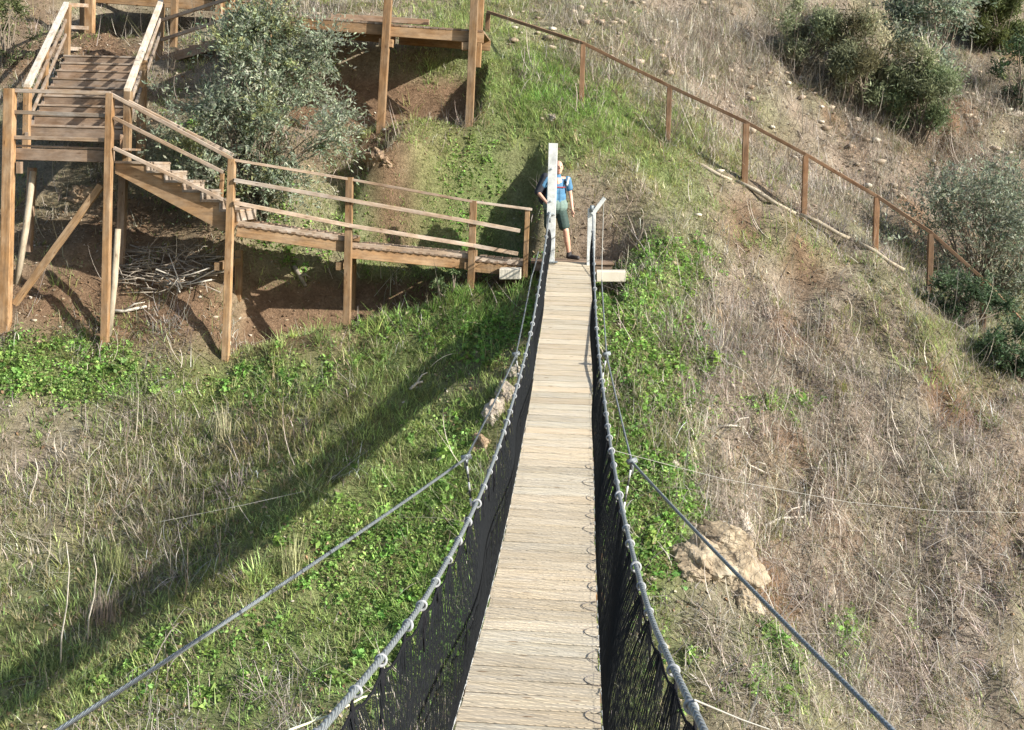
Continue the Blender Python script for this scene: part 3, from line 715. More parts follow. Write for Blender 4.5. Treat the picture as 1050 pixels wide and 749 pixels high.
# landing at the far end
land = empty('bridge_landing', (0, 22.3, ZF), 'low plank landing on concrete blocks at the far end of the footbridge', 'landing')
lb = MB()
for k in range(7):
    yy_ = 21.96 + k * .15; xa, xb = at(545, 262, yy_)[0], at(631, 262, yy_)[0] + random.uniform(-.06, .04)
    lb.beam((xa, yy_, ZF - .015), (xb, yy_, ZF - .015 + .01), .142, .04)
lb.build('plank', 'tread', land)
fb = MB(); fb.beam((at(548, 270, 21.95)[0], 21.95, ZF - .11), (at(628, 270, 21.95)[0], 21.95, ZF - .11), .06, .14); fb.build('edge_beam', 'tread', land)
for (a_, b_, yy_, dd_) in ((513, 534, 280.5, 21.4), (612, 641, 283, 21.35)):
    cb = MB(); p, q = at(a_, yy_, dd_), at(b_, yy_, dd_); cb.beam(p, q, .4, .19, (0, 0, 1), (1, 1, 1), .012)
    cb.build('concrete_block', 'concrete', land)

# ------------------------------------------------------------------ guy cables beside the bridge
def catenary(p, q, sag, n=14):
    p, q = np.array(p), np.array(q)
    return [p + (q - p) * t - np.array((0, 0, sag * 4 * t * (1 - t))) for t in np.linspace(0, 1, n)]
def guy(label, pts, clamps, sd):
    P = [at(*p) for p in pts]
    root = empty('guy_cable', P[1], label, 'cable', 'guy cables')
    mb = MB(); path = []
    for a_, b_ in zip(P[:-1], P[1:]): path += catenary(a_, b_, .03, 10)[:-1]
    path.append(P[-1])
    ds_ = [p[1] for p in path]
    mb.tube(path, [.0155 if d < 13 else .0115 for d in ds_], 7); mb.build('cable', 'steel', root, True)
    for k in clamps:
        c = P[k]; cm = MB(); cm.tube([c + (-.05, -.02, .0), c + (.05, .02, .02)], .032, 8); cm.tube([c + (0, 0, .02), c + (.0, 0, -.12)], [.03, .018], 6)
        cl = cm.build('cable_clamp', 'steel', root, True)
        hm = MB(); e = np.array((BX + sd * .46, c[1] - .15, zd(c[1] - .15) - .1)); mid = c + (sd * -.08, -.1, -.5)
        for t in range(6):
            a_ = c + (mid - c) * t / 6; b_ = c + (mid - c) * (t + 1) / 6
            hm.tube([a_, b_], .013, 6, (1, 1, 1) if t % 2 else (.06, .06, .06))
        hm.tube([mid, e], .008, 6, (.3, .3, .3))
        m_ = M['hanger']; sub('hanger_rod', hm.mesh('hanger_rod', True), m_, cl)
    return root
m, n, l, b = newmat('striped_rod'); a = n.new('ShaderNodeAttribute'); a.attribute_name = 'col'
l.new(mixrgb(n, l, 'MULTIPLY', 1.0, a.outputs['Color'], (.55, .55, .52)), b.inputs['Base Color']); b.inputs['Roughness'].default_value = .6; M['hanger'] = m
guy('taut steel guy cable running down the left side of the footbridge', [(-60, 813, 5.3), (60, 749, 6.0), (478, 470, 12.6), (529, 364, 16.6), (545, 284, 20.3), (552, 258, 21.7)], (2, 3), -1)
guy('taut steel guy cable running down the right side of the footbridge', [(985, 820, 5.3), (915, 749, 6.0), (648, 474, 12.6), (622, 364, 16.6), (617, 288, 20.7)], (2, 3), 1)
def wire(label, pts, r, mat, sag=0.0, name='tie_wire'):
    mb = MB(); P = [at(*p) if len(p) == 3 else np.array(p) for p in pts]; path = []
    for a_, b_ in zip(P[:-1], P[1:]): path += catenary(a_, b_, sag, 14)[:-1]
    path.append(P[-1]); mb.tube(path, r, 5)
    o = mb.build(name, mat, None, True); return tag(o, label, 'wire')
g1 = ground_at(1030, 523); g2 = ground_at(190, 527)
wire('thin wire stretched from the right guy cable across the dry slope', [(625, 461, 12.4), (740, 490, 14.2), (0, 0, 0)][:2] + [tuple(at(900, 521, g1[1] - 1.2)), tuple(at(1050, 527, g1[1] - .1))] if False else [(625, 461, 12.4), (740, 491, 14.0), (870, 515, 15.6), (960, 524, 16.8), (1052, 526, 18.2)], .0026, 'wire')
wire('thin wire low over the shaded grass on the left slope', [(160, 536, 16.6), (250, 518, 16.9), (312, 504, 17.2)], .0034, 'wire')
wire('pale yellow cord tied to the left handrail at the bottom', [(296, 749, 3.3), (338, 734, 3.45), (372, 715, 3.9), (402, 710, 4.5)], .004, 'yrope', 0, 'cord')
wire('thin cord running from the right handrail to the grass below', [(712, 718, 3.75), (760, 738, 5.5), (800, 752, 7.0)], .004, 'wire', 0, 'cord')

# ------------------------------------------------------------------ wooden walkways
UP = np.array((0, 0, 1.0))
def post(parent, top, bot, wd=.12, mat='post', dy=0, name='post', sink=.15):
    """a square post between two sighted points (same depth unless given), foot sunk in the ground"""
    t, b_ = at(*top), at(*bot); d = (b_ - t) / np.linalg.norm(b_ - t)
    mb = MB(); mb.beam(t + (0, dy, 0), b_ + d * sink + (0, dy, 0), wd, wd, (0, 1, 0)); return mb.build(name, mat, parent)
def bar(parent, p, q, wd, ht, mat='rail', name='rail', up=(0, 0, 1), dy=0):
    mb = MB(); mb.beam(at(*p) + (0, dy, 0), at(*q) + (0, dy, 0), wd, ht, up); return mb.build(name, mat, parent)

# ramp from the lower stair to the bridge
ramp_ = empty('boardwalk_ramp', at(358, 260, 20.8), 'sloping timber boardwalk on posts leading to the bridge end', 'boardwalk')
RX = [(238, 20.35), (358, 20.9), (485, 21.5), (541, 21.8)]
def rampd(x): return float(np.interp(x, [a for a, _ in RX], [b_ for _, b_ in RX]))
for (x0, yt, x1, yb) in ((238, 163, 231.5, 364), (358.5, 182, 355.5, 344), (485.5, 206, 482.5, 299), (541, 213, 538.5, 276)):
    post(ramp_, (x0, yt, rampd(x0) - .1), (x1, yb, rampd(x0) - .1), .125 if x0 < 500 else .09)
for (yl) in (((238, 164), (358, 184), (485, 207), (545, 215)), ((240, 185), (358, 205.5), (485, 228), (533, 237)), ((240, 208), (358, 231.5), (485, 252), (531, 260.5))):
    for p, q in zip(yl[:-1], yl[1:]): bar(ramp_, (*p, rampd(p[0]) - (.19 if yl[0][1] > 180 else .1)), (*q, rampd(q[0]) - (.19 if yl[0][1] > 180 else .1)), .05 if yl[0][1] > 180 else .11, .075 if yl[0][1] > 180 else .05)
SEG = [((243, 228.5), (356, 245)), ((360, 251), (482, 262.5)), ((486, 265), (538, 270))]
for (p, q) in SEG:
    for dy in (0, 1.15):
        bar(ramp_, (p[0], p[1] + 8, rampd(p[0])), (q[0], q[1] + 8, rampd(q[0])), .055, .22, 'post', 'side_beam', (0, 0, 1), dy)
    bar(ramp_, (p[0], p[1] + .2, rampd(p[0]) - .03), (q[0], q[1] + .2, rampd(q[0]) - .03), .05, .09, 'rail', 'kerb_board')
    A_, B_ = at(p[0], p[1] + 2, rampd(p[0])), at(q[0], q[1] + 2, rampd(q[0])); n_ = int(np.linalg.norm(B_ - A_) / .146); mb = MB()
    for k in range(n_):
        c = A_ + (B_ - A_) * (k + .5) / n_; mb.beam(c + (0, -.06, 0), c + (0, 1.22, 0), .138, .036)
    mb.build('deck', 'tread', ramp_)
for (x0, y1) in ((245, 305), (362, 300), (486, 290)):
    d = rampd(x0) + 1.15; t = at(x0, 262, d); b_ = (t[0], t[1], H(t[0], t[1]) - .15)
    mb = MB(); mb.beam(t + (0, 0, .1), b_, .12, .12, (0, 1, 0)); mb.build('rear_post', 'post', ramp_)
    mb = MB(); mb.beam(t + (0, .1, -.1), t + (0, -1.3, -.1), .1, .14); mb.build('bearer', 'post', ramp_)

# stair landing
DL = 20.3
landing = empty('stair_landing', at(60, 335, DL), 'raised timber stair landing on tall posts with leaning props', 'landing')
post(landing, (10.5, 91, DL - .12), (5.5, 335, DL - .12), .17)
post(landing, (113, 96, DL - .12), (107.5, 349, DL - .12), .125)
post(landing, (127, 172, DL + 1.0), (123, 276, DL + 1.0), .14, 'tread')
post(landing, (33, 172, DL + 1.0), (29, 250, DL + 1.0), .13, 'tread')
for (a_, b_) in (((10, 93), (113, 96)), ((12, 115), (112, 119)), ((12, 141), (112, 144))):
    bar(landing, (*a_, DL - .1), (*b_, DL - .1), .05, .07)
bar(landing, (14, 158, DL), (117, 161, DL), .06, .21, 'tread', 'front_beam')
bar(landing, (14, 158, DL + 1.1), (117, 161, DL + 1.1), .06, .21, 'tread', 'rear_beam')
mb = MB(); 
for k in range(8):
    yy_ = DL + .04 + k * .15; p = at(14, 149.5, DL); q = at(119, 153, DL); mb.beam((p[0], yy_, p[2]), (q[0], yy_, q[2]), .14, .04)
mb.build('deck', 'tread', landing)
bar(landing, (104, 190, DL - .02), (15, 312, DL - .02), .12, .09, 'post', 'diagonal_brace', (0, 1, 0))
for (p, q) in (((34, 176, DL + .35), (17, 292, DL + .1)), ((121, 235, DL + .25), (111, 348, DL + .05))):
    mb = MB(); mb.tube([at(*p), (at(*p) + at(*q)) / 2 + (.02, 0, 0), at(*q)], [.055, .06, .06], 9); mb.build('leaning_prop', 'log', landing, True)
bar(landing, (20, 166, DL - .05), (20, 178, DL - .05), .09, .09, 'tread', 'beam_end', (0, 1, 0))

# lower stair flight, running down to the right
low = empty('lower_stair_flight', at(180, 215, DL), 'short timber stair going down from the landing to the ramp', 'stairs')
LP = [(119, 152.5)]; ST = [(151, 169), (169.5, 178.5), (188, 188.5), (206.5, 198.5), (226, 208.5), (244, 218.5)]
pr_ = []
poly = [(118, 166)]
px0 = 118
for i, (sx, sy) in enumerate(ST):
    poly += [(sx, sy - 1), (sx, ST[i + 1][1] - 1) if i + 1 < len(ST) else (sx, sy + 10)]
poly += [(236, 240), (226, 236), (118, 178)]
for dy in (0, 1.05):
    mb = MB(); P = [at(a_, b_, DL) + (0, dy, 0) for a_, b_ in poly]; mb.prism(P, (0, .06, 0)); mb.build('stringer', 'post', low)
prev = 118
for i, (sx, sy) in enumerate(ST):
    a_, b_ = at(prev, sy - 1, DL), at(sx + 1, sy - 1, DL)
    a_[2] = b_[2] = (a_[2] + b_[2]) / 2
    mb = MB(); w_ = b_[0] - a_[0]; c = (a_ + b_) / 2
    mb.beam(c + (0, -.03, .02), c + (0, 1.14, .02), w_, .04); mb.build('tread', 'rail', low)
    nz = at(sx, sy + 9, DL)[2]; mb = MB(); mb.beam((b_[0] - .02, DL - .02, (b_[2] + nz) / 2), (b_[0] - .02, DL + 1.12, (b_[2] + nz) / 2), .025, b_[2] - nz); mb.build('riser', 'rail', low)
    prev = sx
for (a_, b_) in (((114, 97), (238, 163)), ((117, 121), (229, 177)), ((117, 152), (229, 205))):
    bar(low, (*a_, DL - .14), (*b_, DL - .08), .06, .065)
# far-side handrail of the lower flight
for (a_, b_) in (((132, 104), (239, 159)), ):
    bar(low, (*a_, DL + 1.08), (*b_, DL + 1.1), .06, .06)
post(low, (228, 178, DL + 1.1), (226, 215, DL + 1.1), .07)

# upper stair flight, going up away from the landing
up_ = empty('upper_stair_flight', at(80, 150, 21.6), 'long timber stair climbing the hill from the landing', 'stairs')
A0, A1 = at(30, 141, 21.5), at(127, 143.5, 21.5); B0, B1 = at(70, 60, 27.6), at(143, 61.5, 27.6)
NS = 9
for k in range(NS):
    t0, t1 = k / NS, (k + 1) / NS
    l0, l1 = A0 + (B0 - A0) * t0, A0 + (B0 - A0) * t1; r0, r1 = A1 + (B1 - A1) * t0, A1 + (B1 - A1) * t1
    zt = (l1[2] + r1[2]) / 2; zb = (l0[2] + r0[2]) / 2
    mb = MB(); mb.beam((l0[0], l0[1], (zb + zt) / 2 - .02), (r0[0], r0[1], (zb + zt) / 2 - .02), .03, zt - zb - .03); mb.build('riser', 'tread', up_)
    mb = MB()
    for q in range(4):
        s_ = (q + .5) / 4; a_ = l0 + (l1 - l0) * s_; b_ = r0 + (r1 - r0) * s_
        mb.beam((a_[0], a_[1] - .03, zt), (b_[0], b_[1] - .03, zt), (l1[1] - l0[1]) / 4 - .008, .042)
    mb.build('tread', 'rail', up_)
for (a_, b_) in ((A0, B0), (A1, B1)):
    mb = MB(); mb.beam(a_ + (0, -.1, -.05), b_ + (0, 0, -.05), .06, .28); mb.build('stringer', 'tread', up_)
# railings
def s_rail(base0, base1, h, wd, ht, mat='rail'):
    mb = MB(); mb.beam(base0 + UP * h, base1 + UP * h, wd, ht); return mb.build('rail', mat, up_)
bl0, bl1 = at(27.5, 89, 21.4), at(68, 4, 27.3)
for dz_, ht in ((0, .09), (-.38, .07), (-.72, .07)): s_rail(bl0, bl1, dz_, .12 if dz_ == 0 else .05, ht, 'hand' if dz_ == 0 else 'rail')
br0, br1 = at(130.5, 93, 21.4), at(165, 2, 27.3)
for dz_, ht in ((0, .09), (-.38, .07), (-.72, .07)): s_rail(br0, br1, dz_, .12 if dz_ == 0 else .05, ht, 'hand' if dz_ == 0 else 'rail')
post(up_, (28.5, 90, 21.45), (27, 152, 21.45), .12)
post(up_, (131.5, 94, 21.45), (130, 168, 21.45), .13)
post(up_, (70, 5, 27.3), (68.5, 62, 27.3), .12)
post(up_, (165.5, 4, 27.3), (162, 90, 27.3), .14)
post(up_, (47, 50, 24.2), (45.5, 105, 24.2), .11)
post(up_, (146.5, 62, 23.6), (144, 175, 23.6), .15)

# upper boardwalk and second flight behind the shrub
ub = empty('upper_boardwalk', at(390, 60, 24.8), 'upper timber boardwalk on long posts above the eroded slope', 'boardwalk')
DU = 24.4
post(ub, (399, -14, DU - .1), (390, 135, DU - .1), .16)
post(ub, (487, -10, DU - .1), (481, 128, DU - .1), .16)
post(ub, (494, -12, DU + .3), (490, 62, DU + .3), .13)
for (p, q) in (((258, 20), (392, 31)), ((396, 32), (496, 39))):
    for dy in (0, 1.7): bar(ub, (*p, DU), (*q, DU), .06, .22, 'post', 'side_beam', dy=dy)
    A_, B_ = at(p[0], p[1] - 6.5, DU), at(q[0], q[1] - 6.5, DU); n_ = int(np.linalg.norm(B_ - A_) / .15); mb = MB()
    for k in range(n_):
        c = A_ + (B_ - A_) * (k + .5) / n_; mb.beam(c + (0, -.04, 0), c + (0, 1.85, 0), .148, .04)
    mb.build('deck', 'tread', ub)
bar(ub, (340, 17, DU + .9), (440, 23, DU + .9), .09, .12, 'tread', 'kerb_beam')
bar(ub, (262, -22, DU - .02), (490, -8, DU - .02), .09, .06)
bar(ub, (389, 44, DU - .05), (403, 45, DU - .05), .16, .16, 'post', 'bearer')
bar(ub, (474, 48, DU - .05), (486, 48, DU - .05), .16, .16, 'post', 'bearer')
post(ub, (276, -20, DU - .05), (273, 120, DU - .05), .14)

sf_ = empty('side_stair_flight', at(210, 60, 26.5), 'timber stair rising to the right behind the grey-green shrub', 'stairs')
for (p, q) in (((166, 21), (300, -22)), ((166, 41), (300, -2)), ((166, 62), (292, 26))): bar(sf_, (*p, 27.2), (*q, 25.2), .06, .08 if p[1] < 50 else .22, 'rail' if p[1] < 50 else 'tread', 'rail' if p[1] < 50 else 'stringer')
for (p, q) in (((166, 62), (292, 26)), ): bar(sf_, (*p, 28.3), (*q, 26.3), .06, .22, 'tread', 'stringer')
mb = MB()
for k in range(9):
    t = (k + .5) / 9; p = at(166, 60, 27.2) * (1 - t) + at(292, 24, 25.2) * t; mb.beam(p + (0, 0, .08), p + (0, 1.1, .08), .3, .04)
mb.build('tread', 'tread', sf_)
post(sf_, (179.5, -12, 27.1), (178, 42, 27.1), .14)
post(sf_, (238, -14, 26.2), (236, 46, 26.2), .13)
hb = empty('topmost_boardwalk', at(130, 10, 30), 'topmost timber boardwalk crossing above the stairs at the photo edge', 'boardwalk')
bar(hb, (96, -2.5, 29.4), (262, 9.5, 29.4), .08, .26, 'post', 'side_beam')
bar(hb, (96, -2.5, 31.7), (262, 9.5, 31.7), .08, .26, 'post', 'side_beam')
mb = MB(); A_, B_ = at(96, -9, 29.4), at(262, 2.5, 29.4)
for k in range(26):
    c = A_ + (B_ - A_) * (k + .5) / 26; mb.beam(c + (0, -.05, 0), c + (0, 2.4, 0), .178, .04)
mb.build('deck', 'tread', hb)
post(hb, (93.5, -30, 29.2), (91.5, 60, 29.2), .2)
post(hb, (85.5, -20, 29.5), (84.5, 56, 29.5), .13)
post(hb, (225, -20, 29.3), (224, 40, 29.3), .15)
lr = empty('stair_side_railing', at(40, 40, 27.6), 'three-rail timber side railing at the top of the long stair', 'railing')
for y_ in (5, 28, 50): bar(lr, (70, y_, 27.3), (90, y_ + 1, 28.9), .05, .09)

# ------------------------------------------------------------------ fence along the crest
fence = empty('wooden_fence', at(765, 194, 24.7), 'brown one-rail wooden fence running down the crest of the spur', 'fence')
FP = [(500, 14, 70, 27.5), (597.5, 46, 104, 25.3), (686, 90, 145, 25.0), (764.5, 127, 195, 24.7), (825.5, 160, 229, 24.5), (898.5, 203, 265, 24.3), (954, 240, 308, 24.0), (1008.5, 289, 341, 23.8), (1060, 345, 400, 23.3)]
for (x0, yt, yb, d) in FP: post(fence, (x0 + .5, yt, d), (x0 - 1.5, yb, d), .105 if x0 != 764.5 else .125, 'rust')
for p, q in zip(FP[:-1], FP[1:]):
    bar(fence, (p[0] + .5, p[1] - 1.5, p[3]), (q[0] + .5, q[1] - 1.5, q[3]), .09, .07, 'rust')
le = empty('log_edging', at(830, 230, 24.3), 'pale log edging lying along the foot of the crest fence', 'edging')
LE = [(706, 168, 24.8), (755, 188, 24.65), (820, 222, 24.4), (880, 252, 24.25), (930, 280, 24.0)]
for p, q in zip(LE[:-1], LE[1:]):
    mb = MB(); P, Q = at(*p), at(*q); P = P + (0, -.05, random.uniform(.03, .07)); Q = Q + (0, -.05, random.uniform(.0, .07)); mb.tube([P, P + (Q - P) * .3 + (0, .02, .02), P + (Q - P) * .65 + (0, -.03, -.02), P + (Q - P) * random.uniform(.84, .95)], [.034, .05, .042, .04], 9); mb.build('log', 'log', le, True)

# ------------------------------------------------------------------ shrubs
def shrub(label, px, py, d, ht, rx, ry, nleaf, size, cols, name='shrub', style='leaf', base=None, seed=1, clumps=34, lean=(0, 0), shape=1.0, wild=.18):
    rs = np.random.default_rng(seed)
    g_ = at(px, py, d) if base is None else np.array(base); bx, by = g_[0], g_[1]; bz = H(bx, by)
    root = empty(name, (bx, by, bz), label, name.replace('_', ' ') if name in ('shrub',) else 'shrub' if 'shrub' in name or 'broom' in name else 'tree')
    C = []
    while len(C) < clumps:
        h01 = rs.uniform(0, 1); an_ = rs.uniform(0, 2 * math.pi); rr = rs.uniform(.08, 1) ** .5 * (1 - abs(2 * h01 - 1) ** 3.2) * (1.12 - .42 * h01)
        u = np.array((math.cos(an_), math.sin(an_), 2 * h01 - 1))
        p = u * rr * (1 + wild * (mnoise.noise(Vector(u * 1.9) + Vector((seed, 0, 0))) * 2.2))
        C.append((bx + p[0] * rx + lean[0] * h01 * ht, by + p[1] * ry + lean[1] * h01 * ht, bz + ht * (.06 + .94 * h01)))
    C = np.array(C)
    tk = MB(); stems = [np.array((bx + rs.normal(0, rx * .12), by + rs.normal(0, ry * .1), bz - .15)) for _ in range(5)]
    for c in C:
        s0 = stems[rs.integers(5)]; mid = s0 + (c - s0) * .5 + np.array((rs.normal(0, .1), rs.normal(0, .1), ht * .1))
        tk.tube([s0, (s0 + mid) / 2 + (0, 0, .05), mid, c], [.028, .022, .015, .005], 5)
    tk.build('branches' if False else 'trunk', 'bark', root, True)
    for q in range(int(clumps * (.16 if style == 'leaf' else .08))):      # wispy leaders that stick out of the outline
        a_ = rs.uniform(0, 6.28); k_ = C[rs.integers(len(C))]; C = np.vstack([C, k_ + np.array((math.cos(a_) * rx * .22, math.sin(a_) * ry * .2, ht * rs.uniform(.02, .14)))])
    per = nleaf // clumps; parts = []
    cr = .30 * (rx * ry * ht) ** (1 / 3)
    for c in C:
        k = max(8, int(per * rs.uniform(.5, 1.6)))
        if style == 'leaf':
            # sprays: little twigs radiating from the clump, leaves along them
            nt_ = max(3, k // 12); dirs = rs.normal(size=(nt_, 3)); dirs[:, 2] += .35; dirs /= np.linalg.norm(dirs, axis=1)[:, None]
            tw = rs.integers(nt_, size=k); tt = rs.uniform(.05, 1, k) * cr * rs.uniform(.8, 1.7)
            P = c + dirs[tw] * tt[:, None] + rs.normal(0, size.__mul__(.35), (k, 3)); P[:, 2] -= (tt ** 2) * .25
            base_c = np.array(cols[rs.integers(len(cols))]) * math.exp(rs.normal(0, .16))
            cc = np.clip(base_c * np.exp(rs.normal(0, .22, (k, 1))) * (1 + rs.normal(0, .06, (k, 3))), .004, .8)
            parts.append(leaf_arrays(P, rs.uniform(.6, 1.4, k) * size * 1.1, cc, .3, .33, dirs[tw]))
        elif style == 'fuzz':
            k = int(k * 1.5); nt_ = max(4, k // 16); dirs = rs.normal(size=(nt_, 3)) * (.7, .7, 1); dirs[:, 2] = np.abs(dirs[:, 2]) + .2; dirs /= np.linalg.norm(dirs, axis=1)[:, None]
            tw = rs.integers(nt_, size=k); tt = rs.uniform(.0, 1, k) * cr * rs.uniform(.8, 1.5)
            P = c + dirs[tw] * tt[:, None] + rs.normal(0, cr * .26, (k, 3)) * (1, 1, 1.2)
            base_c = np.array(cols[rs.integers(len(cols))]) * math.exp(rs.normal(0, .18))
            cc = np.clip(base_c * np.exp(rs.normal(0, .25, (k, 1))), .004, .8)
            parts.append(leaf_arrays(P, rs.uniform(.6, 1.5, k) * size * .95, cc, .1, .22, dirs[tw]))
        else:
            P = c + rs.normal(0, cr * .6, (k, 3)); base_c = np.array(cols[rs.integers(len(cols))]) * math.exp(rs.normal(0, .15))
            cc = np.clip(base_c * np.exp(rs.normal(0, .25, (k, 1))), .004, .8)
            parts.append(blade_arrays(P[:, 0], P[:, 1], P[:, 2] - size, rs.uniform(.5, 1.4, k) * size * 1.5, np.full(k, .011), rs.uniform(-3.14, 3.14, k), rs.uniform(0, 1.3, k), rs.uniform(-.3, .5, k), cc, 2))
    V, F1, CC = join(parts)
    k_ = V[:, 2] > height(V[:, 0], V[:, 1]) - .3
    link('foliage', np_mesh('foliage', V, F1, CC), M['leaf'], root)
    return root
OLV = [(.26, .30, .205), (.295, .325, .23), (.215, .255, .165), (.28, .305, .21), (.29, .31, .14)]
DOL = [(.26, .275, .155), (.34, .315, .20), (.22, .25, .135), (.42, .37, .27)]
DGR = [(.075, .12, .055), (.095, .14, .07), (.06, .09, .045)]
shrub('big grey-green olive-like bush in front of the side stair', 256, 187, 22.25, 4.2, 1.5, .95, 34000, .08, OLV, 'olive_bush', seed=4, clumps=100, lean=(.03, .12), shape=.85, wild=.5)
shrub('low bright green bush at the foot of the lower stair', 212, 200, 22.5, .8, .45, .4, 1100, .07, [(.11, .19, .05), (.09, .15, .045)], 'shrub', seed=5, clumps=12)
shrub('young bushy tree at the photo corner beside the stair railing', 8, 62, 27.0, 1.6, .7, .6, 1500, .08, [(.15, .17, .07), (.12, .14, .06)], 'shrub', seed=6, clumps=16)
shrub('olive-brown broom bush, left one of the shrubs on the upper slope', 822, 66, 32.0, 1.9, 1.0, .7, 7500, .12, DOL, 'broom_bush', 'fuzz', seed=7, clumps=22)
shrub('wide brownish broom bush between the left broom and the olive tree', 884, 130, 31.5, 2.4, 1.25, .9, 9500, .13, DOL + [(.13, .12, .06)], 'broom_bush', 'fuzz', seed=8, clumps=34)
shrub('dark olive tree with bare whitish twigs on the upper slope', 952, 104, 32.6, 4.0, 1.5, 1.0, 12000, .11, [(.23, .27, .19), (.28, .31, .22), (.18, .22, .15)], 'olive_tree', seed=9, clumps=40)
shrub('dense dark broom bush just below the whitish-twigged olive tree', 942, 143, 31.3, 1.9, 1.1, .8, 8000, .12, [(.15, .19, .09), (.19, .21, .11)], 'broom_bush', 'fuzz', seed=10, clumps=24)
shrub('yellow-green broom bush behind the olive tree at the top', 1025, 48, 36, 1.7, 1.3, .8, 9000, .12, [(.12, .14, .045), (.09, .11, .04)], 'broom_bush', 'fuzz', seed=11, clumps=22)
shrub('dark green leafy bush against the photo edge above the scree', 1046, 110, 33, 2.0, .75, .7, 2600, .10, DGR, 'shrub', seed=12, clumps=20)
shrub('dark tree at the very top behind the yellow-green broom', 1010, 8, 39.5, 2.6, 1.7, 1.0, 4200, .12, DGR, 'olive_tree', seed=13, clumps=26)
shrub('large grey-green olive tree overhanging the lower end of the fence', 1008, 300, 26.6, 3.2, 2.5, 1.4, 21000, .08, [(.24, .265, .19), (.28, .30, .215), (.19, .215, .145)], 'olive_tree', seed=14, clumps=90)
shrub('dark green bush in the shade in front of the last fence post', 985, 352, 23.3, .9, 1.0, .5, 5000, .07, DGR, 'shrub', seed=15, clumps=26)
shrub('dark bush beside the bare soil at the lower end of the fence', 1040, 392, 22.6, 1.0, 1.15, .6, 6000, .07, DGR, 'shrub', seed=16, clumps=20)
shrub('small green tuft bush beside the middle ramp post', 462, 290, 21.3, .55, .4, .3, 900, .07, [(.12, .16, .07), (.09, .13, .05)], 'shrub', seed=17, clumps=10)

# whitish bare twigs of the olive tree, dead branches, brush pile
def twigs(name, label, cat, base, n_, ln, r, mat, spread=.8, flat=0.0, seed=0):
    rs = np.random.default_rng(seed); mb = MB(); base = np.array(base)
    for _ in range(n_):
        d = rs.normal(size=3) * spread; d[2] = abs(d[2]) * (1 - flat) + (1 - flat) * .5 + rs.normal(0, .05); d /= np.linalg.norm(d)
        p = base + rs.normal(0, .03, 3); L = ln * rs.uniform(.5, 1.2); pts = [p]
        for k in range(4):
            d = d + rs.normal(0, .22, 3); d /= np.linalg.norm(d); p = p + d * L / 4; pts.append(p)
        mb.tube(pts, [r, r * .8, r * .6, r * .45, r * .25], 5)
        e = pts[2] + (pts[3] - pts[2]) * .5; dd = (pts[4] - pts[2]) + rs.normal(0, .3, 3) * L; mb.tube([pts[2], e + dd * .2, pts[2] + dd * .6], [r * .5, r * .4, r * .2], 4)
    return tag(mb.build(name, mat, None, True), label, cat)
b_ = at(953, 58, 31.6)
twigs('dead_branch', 'bare whitish twigs sticking out of the olive tree', 'branch', b_, 7, 1.0, .02, 'deadwood', .7, 0, 3)
def branch(label, pts, r, mat='deadwood'):
    P = [ground_at(a_, c_) + (0, -.03, .05) for a_, c_ in pts]
    mb = MB(); mb.tube(P, [r * (1 - .5 * i / len(P)) for i in range(len(P))], 6)
    if len(P) > 2: 
        e = P[1]; mb.tube([e, e + (P[-1] - P[0]) * .22 + (.05, 0, .12), e + (P[-1] - P[0]) * .42 + (.1, 0, .14)], [r * .6, r * .45, r * .2], 5)
    return tag(mb.build('dead_branch', mat, None, True), label, 'branch')
branch('pale forked dead branch on the soil beside the second landing post', [(112, 321), (127, 322), (151, 317)], .035)
branch('short white stick lying in the bridge shadow', [(421, 402), (427, 396), (434, 394)], .03)
branch('grey curved dead branch beside the pale upright rock', [(784, 542), (800, 534), (823, 533)], .03)
branch('thin dead stem rising above the curved branch on the right slope', [(826, 528), (832, 500), (842, 470)], .018)
branch('long dead stalk lying below the lone white stone', [(878, 570), (905, 595), (925, 622)], .02)
branch('pale straight stick on the slope right of the leafy strip', [(737, 440), (750, 439), (763, 441)], .022)
branch('bent stick on the scrub below the pale straight one', [(762, 470), (768, 480), (786, 488)], .02)
branch('dead log lying under the ramp', [(302, 276), (308, 286), (314, 296)], .05, 'twig')
bp = ground_at(180, 285)
mb = MB(); rs = np.random.default_rng(77)
for k in range(120):
    p = ground_at(rs.uniform(128, 226), rs.uniform(262, 302)) + (0, -.1, rs.uniform(0, .22)); d = rs.normal(size=3) * (1, .5, .25); d /= np.linalg.norm(d); L = rs.uniform(.25, .9)
    mb.tube([p - d * L / 2, p + rs.normal(0, .03, 3), p + d * L / 2], [.012, .01, .004], 4, tuple(np.ones(3)))
tag(mb.build('brush_pile', 'twig', None, True), 'pile of cut grey twigs in the shade under the lower stair', 'brush pile')
mb = MB()
for k in range(9):
    p = ground_at(rs.uniform(178, 205), rs.uniform(282, 300)) + (0, -.2, rs.uniform(.1, .3)); d = rs.normal(size=3) * (1, .3, .6); d /= np.linalg.norm(d); L = rs.uniform(.4, .8)
    mb.tube([p - d * L / 2, p, p + d * L / 2], [.016, .012, .006], 5)
tag(mb.build('dead_branch', 'deadwood', None, True), 'pale sunlit broken branch sticking out of the twig pile', 'branch')
